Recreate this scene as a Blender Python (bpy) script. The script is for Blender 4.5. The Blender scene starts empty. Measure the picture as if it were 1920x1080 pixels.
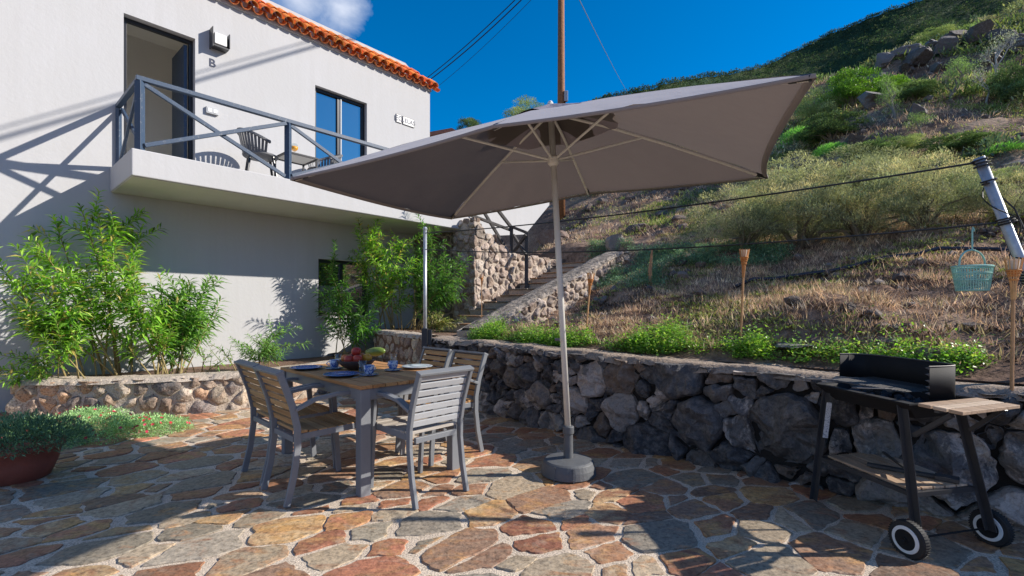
import bpy, math, random
import numpy as np
from mathutils import Vector, Matrix, noise
random.seed(7); rng = np.random.default_rng(11)
C = bpy.context.scene.collection
sc = bpy.context.scene

# ------------------------------------------------------------------ camera, sky, sun, exposure
cam_d = bpy.data.cameras.new('camera'); cam = bpy.data.objects.new('camera', cam_d); C.objects.link(cam)
cam.location = (0, 0, 1.25); cam.rotation_euler = (math.radians(90), 0, 0)
cam_d.sensor_width = 36; cam_d.lens = 16.97; cam_d.shift_y = 37/1920
cam_d.clip_start = .05; cam_d.clip_end = 3000
sc.camera = cam

SUN = Vector((1.744, .091, 1.055)).normalized()
EL = math.asin(SUN.z); AZ = math.atan2(SUN.x, SUN.y)
world = bpy.data.worlds.new('World'); sc.world = world; world.use_nodes = True
nt = world.node_tree; nt.nodes.clear()
def N(nt, t, **k):
    n = nt.nodes.new(t)
    for a, b in k.items(): setattr(n, a, b)
    return n
sky = N(nt, 'ShaderNodeTexSky', sky_type='NISHITA', sun_disc=False, sun_elevation=EL, sun_rotation=AZ,
        altitude=800, air_density=1.0, dust_density=0.15, ozone_density=4.0)
hs = N(nt, 'ShaderNodeHueSaturation'); hs.inputs['Saturation'].default_value = 1.45; hs.inputs['Value'].default_value = .66
bg = N(nt, 'ShaderNodeBackground'); bg.inputs['Strength'].default_value = .14
out = N(nt, 'ShaderNodeOutputWorld')
tc = N(nt, 'ShaderNodeTexCoord')
# small wisps of cloud over the roof, fixed in the sky
def cloud(direction, radius, amount, seed):
    d = Vector(direction).normalized()
    dot = N(nt, 'ShaderNodeVectorMath', operation='DISTANCE'); nt.links.new(tc.outputs['Generated'], dot.inputs[0]); dot.inputs[1].default_value = d
    nz = N(nt, 'ShaderNodeTexNoise'); nz.inputs['Scale'].default_value = 11; nz.inputs['Detail'].default_value = 9; nz.inputs['Roughness'].default_value = .55
    nz.inputs['Distortion'].default_value = .35
    mp = N(nt, 'ShaderNodeMapping'); mp.inputs['Location'].default_value = (seed, seed*.3, 0); mp.inputs['Scale'].default_value = (1, 1, 1)
    nt.links.new(tc.outputs['Generated'], mp.inputs['Vector']); nt.links.new(mp.outputs[0], nz.inputs['Vector'])
    mr = N(nt, 'ShaderNodeMapRange'); mr.inputs[1].default_value = 0; mr.inputs[2].default_value = radius; mr.inputs[3].default_value = .42; mr.inputs[4].default_value = -.35
    nt.links.new(dot.outputs['Value'], mr.inputs[0])
    ad = N(nt, 'ShaderNodeMath', operation='ADD'); nt.links.new(mr.outputs[0], ad.inputs[0]); nt.links.new(nz.outputs['Fac'], ad.inputs[1])
    m2 = N(nt, 'ShaderNodeMapRange'); m2.inputs[1].default_value = .5; m2.inputs[2].default_value = 1.0; m2.inputs[3].default_value = 0; m2.inputs[4].default_value = amount
    nt.links.new(ad.outputs[0], m2.inputs[0])
    return m2.outputs[0]
c1 = cloud(((642-960)/905, 1, (577-22)/905), .095, .75, 3.1)
c2 = cloud(((560-960)/905, 1, (577+10)/905), .11, .7, 7.7)
mx = N(nt, 'ShaderNodeMath', operation='MAXIMUM'); nt.links.new(c1, mx.inputs[0]); nt.links.new(c2, mx.inputs[1])
mix = N(nt, 'ShaderNodeMixRGB'); mix.inputs['Color2'].default_value = (4.6, 4.7, 5.0, 1)
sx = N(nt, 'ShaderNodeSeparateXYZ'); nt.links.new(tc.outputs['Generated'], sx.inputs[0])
bk = N(nt, 'ShaderNodeMapRange'); bk.inputs[1].default_value = .05; bk.inputs[2].default_value = -.45; bk.inputs[3].default_value = -.3; bk.inputs[4].default_value = .22; nt.links.new(sx.outputs['Y'], bk.inputs[0])  # unseen cloud bank behind the camera, added to fill the shade
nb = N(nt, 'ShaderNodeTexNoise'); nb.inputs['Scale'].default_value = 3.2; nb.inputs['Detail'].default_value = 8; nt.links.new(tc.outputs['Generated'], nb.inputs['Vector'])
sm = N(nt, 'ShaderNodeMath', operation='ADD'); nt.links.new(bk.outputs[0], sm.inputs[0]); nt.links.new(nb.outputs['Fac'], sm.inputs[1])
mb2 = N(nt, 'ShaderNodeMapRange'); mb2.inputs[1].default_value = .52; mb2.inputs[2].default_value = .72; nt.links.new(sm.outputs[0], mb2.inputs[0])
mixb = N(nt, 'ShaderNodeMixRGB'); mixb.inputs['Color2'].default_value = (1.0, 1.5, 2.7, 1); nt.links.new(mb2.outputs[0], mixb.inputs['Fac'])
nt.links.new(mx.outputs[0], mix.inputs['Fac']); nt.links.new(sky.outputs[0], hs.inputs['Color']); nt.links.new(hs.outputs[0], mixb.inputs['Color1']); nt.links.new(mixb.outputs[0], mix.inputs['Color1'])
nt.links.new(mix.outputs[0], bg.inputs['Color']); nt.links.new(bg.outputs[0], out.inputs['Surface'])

sun_d = bpy.data.lights.new('sun', 'SUN'); sun = bpy.data.objects.new('sun', sun_d); C.objects.link(sun)
sun_d.energy = 3.9; sun_d.angle = math.radians(.53); sun_d.color = (1, .93, .84)
sun.rotation_euler = (-SUN).to_track_quat('-Z', 'Y').to_euler(); sun.location = (20, 0, 20)
sc.view_settings.view_transform = 'Standard'; sc.view_settings.look = 'None'; sc.view_settings.gamma = 1; sc.view_settings.exposure = 0.86
sc.render.engine = 'CYCLES'; sc.cycles.max_bounces = 6; sc.cycles.transparent_max_bounces = 24

# ------------------------------------------------------------------ helpers
def px(x, y, depth):
    return Vector(((x-960)/905*depth, depth, 1.25+(577-y)/905*depth))

class MB:
    """collects geometry (with a colour per face) for one mesh object"""
    def __init__(s): s.v = []; s.f = []; s.c = []; s.mi = []; s.m = 0
    def col(s): return s._c if hasattr(s, '_c') else (1, 1, 1, 0)
    def add(s, vs, fs, c=None):
        o = len(s.v); s.v += [tuple(v) for v in vs]; c = c or s.col()
        for f in fs: s.f.append(tuple(i+o for i in f)); s.c.append(c); s.mi.append(s.m)
        return s
    def box(s, c, size, M=None, col=None):
        c = Vector(c); sx, sy, sz = [d/2 for d in size]
        vs = [Vector((x, y, z)) for x in (-sx, sx) for y in (-sy, sy) for z in (-sz, sz)]
        if M is not None: vs = [M @ v for v in vs]
        return s.add([v+c for v in vs], [(0,1,3,2),(4,6,7,5),(0,4,5,1),(2,3,7,6),(0,2,6,4),(1,5,7,3)], col)
    def bar(s, a, b, w, h=None, up=(0,0,1), col=None):
        """rectangular bar from a to b, w across, h along up"""
        h = h or w; a = Vector(a); b = Vector(b); d = (b-a).normalized(); up = Vector(up)
        x = d.cross(up); 
        if x.length < 1e-4: x = d.cross(Vector((1,0,0)))
        x.normalize(); y = x.cross(d).normalized()
        vs = [p + x*i*w/2 + y*j*h/2 for p in (a, b) for i, j in ((-1,-1),(1,-1),(1,1),(-1,1))]
        return s.add(vs, [(0,1,2,3),(7,6,5,4),(0,4,5,1),(1,5,6,2),(2,6,7,3),(3,7,4,0)], col)
    def sweep(s, pts, w, h, side, col=None):
        """rectangular section swept along pts, w along the fixed side vector, h across"""
        side = Vector(side).normalized(); P = [Vector(p) for p in pts]; vs = []; n = len(P)
        for i, p in enumerate(P):
            d = (P[min(i+1, n-1)]-P[max(i-1, 0)]).normalized(); y = d.cross(side).normalized()
            vs += [p+side*a*w/2+y*b*h/2 for a, b in ((-1,-1),(1,-1),(1,1),(-1,1))]
        fs = [(3,2,1,0), tuple(4*(n-1)+k for k in range(4))]
        for i in range(n-1):
            for k in range(4): fs.append((4*i+k, 4*i+(k+1)%4, 4*i+4+(k+1)%4, 4*i+4+k))
        return s.add(vs, fs, col)
    def tube(s, pts, r, n=8, col=None, caps=True):
        P = [Vector(p) for p in pts]; m = len(P); vs = []
        rr = r if isinstance(r, (list, tuple)) else [r]*m
        ref = Vector((.123, .456, .88)).normalized()
        for i, p in enumerate(P):
            d = (P[min(i+1, m-1)]-P[max(i-1, 0)]); d = d.normalized() if d.length > 1e-9 else Vector((0,0,1))
            x = d.cross(ref)
            if x.length < .05: x = d.cross(Vector((1,0,0)))
            x.normalize(); y = d.cross(x)
            for k in range(n):
                a = 2*math.pi*k/n; vs.append(p+(x*math.cos(a)+y*math.sin(a))*rr[i])
        fs = [(i*n+k, i*n+(k+1)%n, (i+1)*n+(k+1)%n, (i+1)*n+k) for i in range(m-1) for k in range(n)]
        if caps: fs += [tuple(range(n-1, -1, -1)), tuple((m-1)*n+k for k in range(n))]
        return s.add(vs, fs, col)
    def lathe(s, prof, c=(0,0,0), n=24, col=None, M=None, caps=True):
        c = Vector(c); vs = []
        for r, z in prof:
            for k in range(n):
                a = 2*math.pi*k/n; v = Vector((r*math.cos(a), r*math.sin(a), z)); vs.append((M @ v if M is not None else v)+c)
        m = len(prof)
        fs = [(i*n+k, i*n+(k+1)%n, (i+1)*n+(k+1)%n, (i+1)*n+k) for i in range(m-1) for k in range(n)]
        if caps and prof[0][0] > 1e-4: fs.append(tuple(range(n-1, -1, -1)))
        if caps and prof[-1][0] > 1e-4: fs.append(tuple((m-1)*n+k for k in range(n)))
        return s.add(vs, fs, col)
    def prism(s, poly, ext, col=None):
        """poly: list of 3d points, ext: extrusion vector"""
        ext = Vector(ext); n = len(poly); vs = [Vector(p) for p in poly]+[Vector(p)+ext for p in poly]
        return s.add(vs, [tuple(range(n-1, -1, -1)), tuple(range(n, 2*n))]+[(i, (i+1)%n, n+(i+1)%n, n+i) for i in range(n)], col)
    def rock(s, c, r, sub=2, rough=.35, col=None, seed=0, flat=1.0):
        import bmesh
        bm = bmesh.new(); bmesh.ops.create_icosphere(bm, subdivisions=sub, radius=1)
        rs = Vector((seed*3.7, seed*1.3, seed)); r = Vector(r) if isinstance(r, (tuple, list, Vector)) else Vector((r, r, r*flat))
        cuts = [(Vector((random.gauss(0,1), random.gauss(0,1), random.gauss(0,1))).normalized(), random.uniform(.5, .9)) for _ in range(11)]
        vs = []
        for v in bm.verts:
            p = v.co.copy(); p *= 1+rough*noise.noise(p*1.1+rs)+rough*.35*noise.noise(p*3.1+rs)
            for nn, dd in cuts:
                e = p.dot(nn)-dd
                if e > 0: p -= nn*e*.95
            vs.append(Vector(c)+Vector((p.x*r.x, p.y*r.y, p.z*r.z)))
        fs = [tuple(x.index for x in f.verts) for f in bm.faces]; bm.free()
        return s.add(vs, fs, col)
    def arr(s, V, F, Cc):
        """bulk numpy add"""
        if not hasattr(s, 'bulk'): s.bulk = []
        s.bulk.append((V, F, Cc))
        return s
    def build(s, name, mats, parent=None, smooth=False, bevel=0, origin=None):
        me = bpy.data.meshes.new(name)
        V = np.array(s.v, float).reshape(-1, 3); faces = s.f; cols = np.array(s.c, float).reshape(-1, 4); off = len(V)
        starts = []; loops = []; tot = []
        if faces:
            tot = np.array([len(f) for f in faces]); loops = np.concatenate([np.array(f) for f in faces])
        Vs = [V]; Ls = [np.array(loops, int)]; Ts = [np.array(tot, int)]; Cs = [cols]; Ms = [np.array(s.mi, int)]
        for bV, bF, bC in getattr(s, 'bulk', []):
            Vs.append(bV); Ls.append((bF+off).ravel()); Ts.append(np.full(len(bF), bF.shape[1])); Cs.append(bC); Ms.append(np.zeros(len(bF), int)); off += len(bV)
        V = np.concatenate(Vs); L = np.concatenate(Ls).astype(np.int32); T = np.concatenate(Ts).astype(np.int32); Cc = np.concatenate(Cs); Mi = np.concatenate(Ms).astype(np.int32)
        if origin is not None: V = V-np.array(origin)
        me.vertices.add(len(V)); me.vertices.foreach_set('co', V.astype(np.float32).ravel())
        me.loops.add(len(L)); me.loops.foreach_set('vertex_index', L)
        me.polygons.add(len(T)); me.polygons.foreach_set('loop_start', np.concatenate([[0], np.cumsum(T)[:-1]]).astype(np.int32)); me.polygons.foreach_set('loop_total', T)
        me.update(calc_edges=True)
        ca = me.color_attributes.new('Col', 'FLOAT_COLOR', 'CORNER'); ca.data.foreach_set('color', np.repeat(Cc, T, axis=0).astype(np.float32).ravel())
        if not isinstance(mats, (list, tuple)): mats = [mats]
        for m in mats: me.materials.append(m)
        me.polygons.foreach_set('material_index', Mi)
        me.polygons.foreach_set('use_smooth', np.full(len(T), bool(smooth)))
        me.validate(); me.update()
        o = bpy.data.objects.new(name, me); C.objects.link(o)
        if origin is not None: o.location = origin
        if parent is not None:
            o.parent = parent
        if bevel:
            b = o.modifiers.new('bevel', 'BEVEL'); b.width = bevel; b.segments = 2; b.limit_method = 'ANGLE'
        return o

def tag(o, label=None, cat=None, group=None, kind=None):
    if label: o['label'] = label
    if cat: o['category'] = cat
    if group: o['group'] = group
    if kind: o['kind'] = kind
    return o
def empty(name, loc=(0,0,0), rz=0, **k):
    o = bpy.data.objects.new(name, None); C.objects.link(o); o.location = loc; o.rotation_euler = (0, 0, rz); o.empty_display_size = .1
    return tag(o, **k)
def copy_tree(o, parent=None):
    c = o.copy(); C.objects.link(c); c.parent = parent
    for ch in list(o.children): copy_tree(ch, c)
    return c

# ------------------------------------------------------------------ materials
def mat(name, col=(.5,.5,.5), rough=.6, metal=0, attr=False, var=0, vscale=6, bump=0, bscale=40, spec=.5, extra=None, coat=0, bdetail=6):
    m = bpy.data.materials.new(name); m.use_nodes = True; t = m.node_tree; b = t.nodes['Principled BSDF']
    b.inputs['Roughness'].default_value = rough; b.inputs['Metallic'].default_value = metal; b.inputs['Specular IOR Level'].default_value = spec
    b.inputs['Coat Weight'].default_value = coat
    g = N(t, 'ShaderNodeNewGeometry'); co = N(t, 'ShaderNodeTexCoord')
    if attr:
        a = N(t, 'ShaderNodeAttribute'); a.attribute_name = 'Col'; c = a.outputs['Color']; m['a'] = 1
    else:
        a = N(t, 'ShaderNodeRGB'); a.outputs[0].default_value = (*col, 1); c = a.outputs[0]
    if var:
        nz = N(t, 'ShaderNodeTexNoise'); nz.inputs['Scale'].default_value = vscale; nz.inputs['Detail'].default_value = 8; nz.inputs['Roughness'].default_value = .65
        t.links.new(co.outputs['Object'], nz.inputs['Vector'])
        mr = N(t, 'ShaderNodeMapRange'); mr.inputs[1].default_value = .25; mr.inputs[2].default_value = .75; mr.inputs[3].default_value = 1-var; mr.inputs[4].default_value = 1+var
        t.links.new(nz.outputs['Fac'], mr.inputs[0])
        mu = N(t, 'ShaderNodeVectorMath', operation='SCALE'); t.links.new(c, mu.inputs[0]); t.links.new(mr.outputs[0], mu.inputs['Scale']); c = mu.outputs[0]
    if extra: c = extra(t, c, co, b)
    t.links.new(c, b.inputs['Base Color'])
    if bump:
        nz = N(t, 'ShaderNodeTexNoise'); nz.inputs['Scale'].default_value = bscale; nz.inputs['Detail'].default_value = bdetail; nz.inputs['Roughness'].default_value = .6
        t.links.new(co.outputs['Object'], nz.inputs['Vector'])
        bp = N(t, 'ShaderNodeBump'); bp.inputs['Strength'].default_value = 1; bp.inputs['Distance'].default_value = bump
        t.links.new(nz.outputs['Fac'], bp.inputs['Height']); t.links.new(bp.outputs[0], b.inputs['Normal'])
    return m
def ramp(t, fac, stops, interp='LINEAR'):
    r = N(t, 'ShaderNodeValToRGB'); r.color_ramp.interpolation = interp
    e = r.color_ramp.elements
    while len(e) < len(stops): e.new(.5)
    for i, (p, c) in enumerate(stops): e[i].position = p; e[i].color = (*c, 1) if len(c) == 3 else c
    t.links.new(fac, r.inputs[0]); return r.outputs[0]
def tnoise(t, vec, scale, detail=6, rough=.6, dist=0):
    nz = N(t, 'ShaderNodeTexNoise'); nz.inputs['Scale'].default_value = scale; nz.inputs['Detail'].default_value = detail
    nz.inputs['Roughness'].default_value = rough; nz.inputs['Distortion'].default_value = dist; t.links.new(vec, nz.inputs['Vector']); return nz.outputs['Fac']
def mixc(t, fac, a, b, mode='MIX'):
    m = N(t, 'ShaderNodeMixRGB', blend_type=mode)
    for inp, v in (('Fac', fac), ('Color1', a), ('Color2', b)):
        if isinstance(v, (int, float)): m.inputs[inp].default_value = v
        elif isinstance(v, tuple): m.inputs[inp].default_value = (*v[:3], 1)
        else: t.links.new(v, m.inputs[inp])
    return m.outputs[0]

def ex_plaster(t, c, co, b):
    mp = N(t, 'ShaderNodeMapping'); mp.inputs['Scale'].default_value = (5, 5, .35); t.links.new(co.outputs['Object'], mp.inputs['Vector'])
    c = mixc(t, 1.0, c, ramp(t, tnoise(t, mp.outputs[0], 1.6, 9, .7), [(.36, (.95,.945,.935)), (.56, (1,1,1))]), 'MULTIPLY')
    st = tnoise(t, co.outputs['Object'], .9, 8, .7, .6)
    f = ramp(t, st, [(.35, (0,0,0)), (.72, (1,1,1))])
    c = mixc(t, f, c, (.475, .473, .468))
    return mixc(t, ramp(t, tnoise(t, co.outputs['Object'], 5, 8, .75, .4), [(.60, (0,0,0)), (.8, (.4,.4,.4))]), c, (.46, .45, .43))
M = {}
M['plaster'] = mat('white_plaster', (.50,.50,.505), .85, bump=.0025, bscale=20, extra=ex_plaster, spec=.2)
M['soffit'] = mat('soffit_plaster', (.60,.60,.54), .9, var=.05, vscale=3, bump=.005, bscale=30, spec=.2)
def ex_patch(t, c, co, b):
    # lichen and dust patches on some of the stones (amount in the alpha of the colour)
    a = N(t, 'ShaderNodeAttribute'); a.attribute_name = 'Col'
    n1 = tnoise(t, co.outputs['Object'], 2.4, 11, .74, .6)
    ad = N(t, 'ShaderNodeMath', operation='ADD'); t.links.new(n1, ad.inputs[0]); t.links.new(a.outputs['Alpha'], ad.inputs[1])
    f = ramp(t, ad.outputs[0], [(.74, (0,0,0)), (.80, (1,1,1))])
    pits = ramp(t, tnoise(t, co.outputs['Object'], 55, 9, .8, .4), [(.34, (.38,.37,.36)), (.47, (.95,.95,.95)), (.7, (1.25,1.24,1.22))])
    pale = mixc(t, tnoise(t, co.outputs['Object'], 5, 4), (.34,.28,.24), (.52,.47,.43))
    c = mixc(t, ramp(t, tnoise(t, co.outputs['Object'], 14, 10, .75), [(.45, (0,0,0)), (.70, (.8,.8,.8))]), c, (.24,.215,.195))
    return mixc(t, 1.0, mixc(t, f, c, pale), pits, 'MULTIPLY')
M['basalt'] = mat('basalt_boulders', attr=True, rough=.8, bump=.03, bscale=12, bdetail=12, extra=ex_patch, spec=.35)
def ex_brownstone(t, c, co, b):
    p = ramp(t, tnoise(t, co.outputs['Object'], 60, 3, .6), [(.38, (.35,.33,.3)), (.5, (1,1,1))])
    c = mixc(t, ramp(t, tnoise(t, co.outputs['Object'], 9, 8, .7, .4), [(.42, (0,0,0)), (.7, (.8,.8,.8))]), c, (.33,.23,.17))
    return mixc(t, .8, c, p, 'MULTIPLY')
M['brownstone'] = mat('brown_masonry_stone', attr=True, rough=.9, bump=.014, bscale=26, bdetail=10, extra=ex_brownstone, spec=.2)
def ex_mortar(t, c, co, b):
    g = ramp(t, tnoise(t, co.outputs['Object'], 130, 3, .7), [(.34, (.45,.43,.40)), (.5, (1,1,1)), (.66, (1.35,1.32,1.28))])
    big = ramp(t, tnoise(t, co.outputs['Object'], 1.7, 8, .7), [(.3, (.78,.76,.74)), (.65, (1.06,1.05,1.03))])
    return mixc(t, 1.0, mixc(t, 1.0, c, g, 'MULTIPLY'), big, 'MULTIPLY')
M['mortar'] = mat('sandy_mortar', (.62,.53,.43), .95, bump=.006, bscale=110, extra=ex_mortar, spec=.15)
M['mortar_wall'] = mat('wall_mortar', (.48,.41,.34), .95, bump=.02, bscale=22, bdetail=10, extra=ex_mortar, spec=.15)
M['core'] = mat('dark_joint', (.030,.026,.023), .95, bump=.02, bscale=25, spec=.1)
def ex_cap(t, c, co, b):
    return mixc(t, ramp(t, tnoise(t, co.outputs['Object'], 60, 4, .7), [(.35, (0,0,0)), (.65, (1,1,1))]), (.26,.20,.155), (.46,.37,.29))
M['cap'] = mat('wall_cap_mortar', (.3,.24,.19), .95, bump=.02, bscale=45, bdetail=8, extra=ex_cap, spec=.15)
M['rubble_cap'] = mat('rough_rubble_cap', (.3,.25,.2), .95, bump=.07, bscale=11, bdetail=10, extra=lambda t, c, co, b: mixc(t, ramp(t, tnoise(t, co.outputs['Object'], 9, 8, .7, .5), [(.38, (0,0,0)), (.6, (1,1,1))]), (.13,.11,.09), (.40,.34,.28)), spec=.15)
def ex_flag(t, c, co, b):
    # rust and ochre veins inside each slate (alpha of the colour says how rusty)
    a = N(t, 'ShaderNodeAttribute'); a.attribute_name = 'Col'
    mp = N(t, 'ShaderNodeMapping'); mp.inputs['Scale'].default_value = (1, 1.8, 1); mp.inputs['Rotation'].default_value = (0, 0, .6); t.links.new(co.outputs['Object'], mp.inputs['Vector'])
    n1 = tnoise(t, mp.outputs[0], 4.2, 9, .68, 1.2)
    ad = N(t, 'ShaderNodeMath', operation='ADD'); t.links.new(n1, ad.inputs[0]); t.links.new(a.outputs['Alpha'], ad.inputs[1])
    f = ramp(t, ad.outputs[0], [(.60, (0,0,0)), (.74, (.9,.9,.9))])
    n2 = tnoise(t, co.outputs['Object'], 2.3, 6, .6, .5)
    rust = ramp(t, n2, [(.36, (.25,.11,.06)), (.5, (.34,.175,.09)), (.60, (.48,.27,.10)), (.72, (.50,.37,.20))])
    c = mixc(t, f, c, rust)
    n3 = tnoise(t, mp.outputs[0], 7, 9, .7, 1.2)
    c = mixc(t, ramp(t, n3, [(.52, (0,0,0)), (.7, (.55,.55,.55))]), c, (.33,.29,.23))
    fine = ramp(t, tnoise(t, co.outputs['Object'], 42, 8, .75), [(.34, (.42,.40,.37)), (.5, (1,1,1)), (.68, (1.5,1.46,1.4))])
    return mixc(t, 1.0, c, fine, 'MULTIPLY')
M['flag'] = mat('slate_flagstone', attr=True, rough=.62, bump=.010, bscale=13, bdetail=12, extra=ex_flag, spec=.4)
def ex_wood(axis):
    def f(t, c, co, b):
        mp = N(t, 'ShaderNodeMapping'); mp.inputs['Scale'].default_value = [(3 if i == axis else 55) for i in range(3)]; t.links.new(co.outputs['Object'], mp.inputs['Vector'])
        g = ramp(t, tnoise(t, mp.outputs[0], 1, 6, .6, .6), [(.3, (.6,.56,.52)), (.55, (1,1,1)), (.75, (1.25,1.2,1.12))])
        return mixc(t, 1.0, c, g, 'MULTIPLY')
    return f
M['wood_x'] = mat('teak_slat', attr=True, rough=.6, extra=ex_wood(0), bump=.0008, bscale=120)
M['wood_y'] = mat('teak_slat_long', attr=True, rough=.6, extra=ex_wood(1), bump=.0008, bscale=120)
M['alu'] = mat('grey_painted_aluminium', (.185,.195,.21), .42, metal=0, var=.05, vscale=20, spec=.5)
M['alu_pale'] = mat('pale_grey_slats', (.40,.41,.42), .5, var=.06, vscale=20)
def ex_rail(t, c, co, b):
    return mixc(t, ramp(t, tnoise(t, co.outputs['Object'], 26, 7, .75), [(.58, (0,0,0)), (.70, (1,1,1))]), c, (.22,.23,.24))
M['rail'] = mat('blue_grey_rail_paint', (.035,.065,.115), .5, extra=ex_rail, bump=.001, bscale=60)
M['railwood'] = mat('dark_stained_wood', (.05,.045,.042), .7, var=.3, vscale=30, bump=.002, bscale=60)
M['black'] = mat('black_frame', (.012,.013,.016), .35)
M['blackmetal'] = mat('black_enamel', (.012,.012,.013), .75, var=.3, vscale=9, bump=.0006, bscale=150, spec=.25)
M['greymetal'] = mat('dark_grey_enamel', (.035,.036,.039), .42, var=.2, vscale=8)
M['chrome'] = mat('grill_wire', (.16,.15,.14), .55, metal=.6)
M['rubber'] = mat('black_rubber', (.018,.018,.018), .75)
M['whiteplastic'] = mat('white_plastic', (.72,.72,.70), .45)
M['baseplastic'] = mat('grey_plastic_base', (.10,.105,.11), .6, var=.18, vscale=14, bump=.002, bscale=70)
M['pole'] = mat('parasol_pole_paint', (.66,.64,.58), .4, var=.05, vscale=15)
M['steel'] = mat('galvanised_steel', (.42,.44,.46), .42, metal=.55, var=.2, vscale=25)
M['tile'] = mat('terracotta_tile', attr=True, rough=.8, var=.28, vscale=13, bump=.004, bscale=50)
M['terracotta'] = mat('terracotta_pot', (.30,.085,.055), .75, var=.2, vscale=9, bump=.002, bscale=60)
M['room'] = mat('room_paint', (.80,.78,.72), .9, var=.03, vscale=2)
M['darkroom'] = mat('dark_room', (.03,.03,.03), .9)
M['bamboo'] = mat('bamboo', attr=True, rough=.6, var=.25, vscale=30)
M['mint'] = mat('mint_plastic', (.30,.56,.47), .4)
M['cable'] = mat('black_cable', (.012,.012,.013), .55)
M['pipe'] = mat('black_irrigation_pipe', (.012,.018,.035), .35)
M['polewood'] = mat('utility_pole_wood', (.24,.10,.035), .8, var=.45, vscale=14, bump=.01, bscale=20)
M['bark'] = mat('bark', attr=True, rough=.85, var=.25, vscale=30, bump=.003, bscale=60)
M['chairplastic'] = mat('grey_resin', (.13,.135,.145), .5)
M['ink'] = mat('dark_blue_lettering', (.02,.03,.07), .6)
M['ceramic_blue'] = mat('blue_glazed_ceramic', (.07,.20,.50), .15, var=.25, vscale=30, coat=.5)
def ex_blueprint(t, c, co, b):
    return mixc(t, ramp(t, tnoise(t, co.outputs['Object'], 45, 3, .6, 1.0), [(.47, (0,0,0)), (.53, (1,1,1))]), (.62,.66,.72), (.05,.12,.38))
M['ceramic_print'] = mat('blue_patterned_ceramic', (.6,.65,.7), .15, coat=.5, extra=ex_blueprint)
M['ceramic_white'] = mat('pale_glazed_ceramic', (.55,.62,.70), .15, coat=.5)
M['fruit'] = mat('fruit_skin', attr=True, rough=.35, var=.15, vscale=30)
M['soil'] = mat('planter_soil', (.16,.095,.06), .95, var=.4, vscale=20, bump=.03, bscale=25)
M['net'] = mat('mint_net', (.34,.62,.53), .5)
def glass(name, tint=(.9,.95,.95), ior=1.45, rough=0.0):
    m = bpy.data.materials.new(name); m.use_nodes = True; t = m.node_tree; t.nodes.clear()
    o = N(t, 'ShaderNodeOutputMaterial'); tr = N(t, 'ShaderNodeBsdfTransparent'); tr.inputs[0].default_value = (*tint, 1)
    gl = N(t, 'ShaderNodeBsdfGlossy'); gl.inputs['Roughness'].default_value = .02; fr = N(t, 'ShaderNodeFresnel'); fr.inputs[0].default_value = 1.5
    mx = N(t, 'ShaderNodeMixShader'); mx.inputs[0].default_value = .10; t.links.new(tr.outputs[0], mx.inputs[1]); t.links.new(gl.outputs[0], mx.inputs[2]); t.links.new(mx.outputs[0], o.inputs[0])
    return m
M['glass'] = glass('drinking_glass')
M['windowglass'] = mat('window_glass', (.02,.03,.04), .03, spec=1.0, coat=1)
M['windowglass'].node_tree.nodes['Principled BSDF'].inputs['IOR'].default_value = 2.4

def foliage_mat(name, trans=.3, rough=.5, spec=.35, gain=1.0, tint=(1.5,1.7,.7)):
    m = bpy.data.materials.new(name); m.use_nodes = True; t = m.node_tree; b = t.nodes['Principled BSDF']
    a = N(t, 'ShaderNodeAttribute'); a.attribute_name = 'Col'
    b.inputs['Roughness'].default_value = rough; b.inputs['Specular IOR Level'].default_value = spec
    gn = N(t, 'ShaderNodeVectorMath', operation='SCALE'); gn.inputs['Scale'].default_value = gain; t.links.new(a.outputs['Color'], gn.inputs[0]); t.links.new(gn.outputs[0], b.inputs['Base Color'])
    tr = N(t, 'ShaderNodeBsdfTranslucent'); sc_ = mixc(t, 1.0, gn.outputs[0], tint, 'MULTIPLY'); t.links.new(sc_, tr.inputs[0])
    mx = N(t, 'ShaderNodeMixShader'); mx.inputs[0].default_value = trans
    t.links.new(b.outputs[0], mx.inputs[1]); t.links.new(tr.outputs[0], mx.inputs[2]); t.links.new(mx.outputs[0], t.nodes['Material Output'].inputs[0])
    return m
M['leaf'] = foliage_mat('glossy_leaf', .38, .42, .5, 1.25)
M['scrub'] = foliage_mat('matte_leaf', .25, .7, .2, 2.05, (1.25,1.35,.85))
M['dry'] = foliage_mat('dry_grass', .25, .8, .15, 2.1, (1.25,1.1,.95))
def ex_fabric(t, c, co, b):
    return mixc(t, 1.0, c, ramp(t, tnoise(t, co.outputs['Object'], 2.2, 6, .6, .5), [(.3, (.86,.86,.86)), (.7, (1.08,1.08,1.08))]), 'MULTIPLY')
M['canopy'] = mat('taupe_canopy_fabric', (.122,.102,.092), .85, extra=ex_fabric, bump=.010, bscale=5, spec=.2)
_t = M['canopy'].node_tree; _tr = N(_t, 'ShaderNodeBsdfTranslucent'); _tr.inputs[0].default_value = (.15,.118,.104,1)
_mx = N(_t, 'ShaderNodeMixShader'); _mx.inputs[0].default_value = .34
_t.links.new(_t.nodes['Principled BSDF'].outputs[0], _mx.inputs[1]); _t.links.new(_tr.outputs[0], _mx.inputs[2]); _t.links.new(_mx.outputs[0], _t.nodes['Material Output'].inputs[0])
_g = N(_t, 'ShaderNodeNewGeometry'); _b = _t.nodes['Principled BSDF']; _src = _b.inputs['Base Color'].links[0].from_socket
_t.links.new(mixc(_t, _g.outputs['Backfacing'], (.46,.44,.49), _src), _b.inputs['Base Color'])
_b.inputs['Sheen Weight'].default_value = .2
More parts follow.
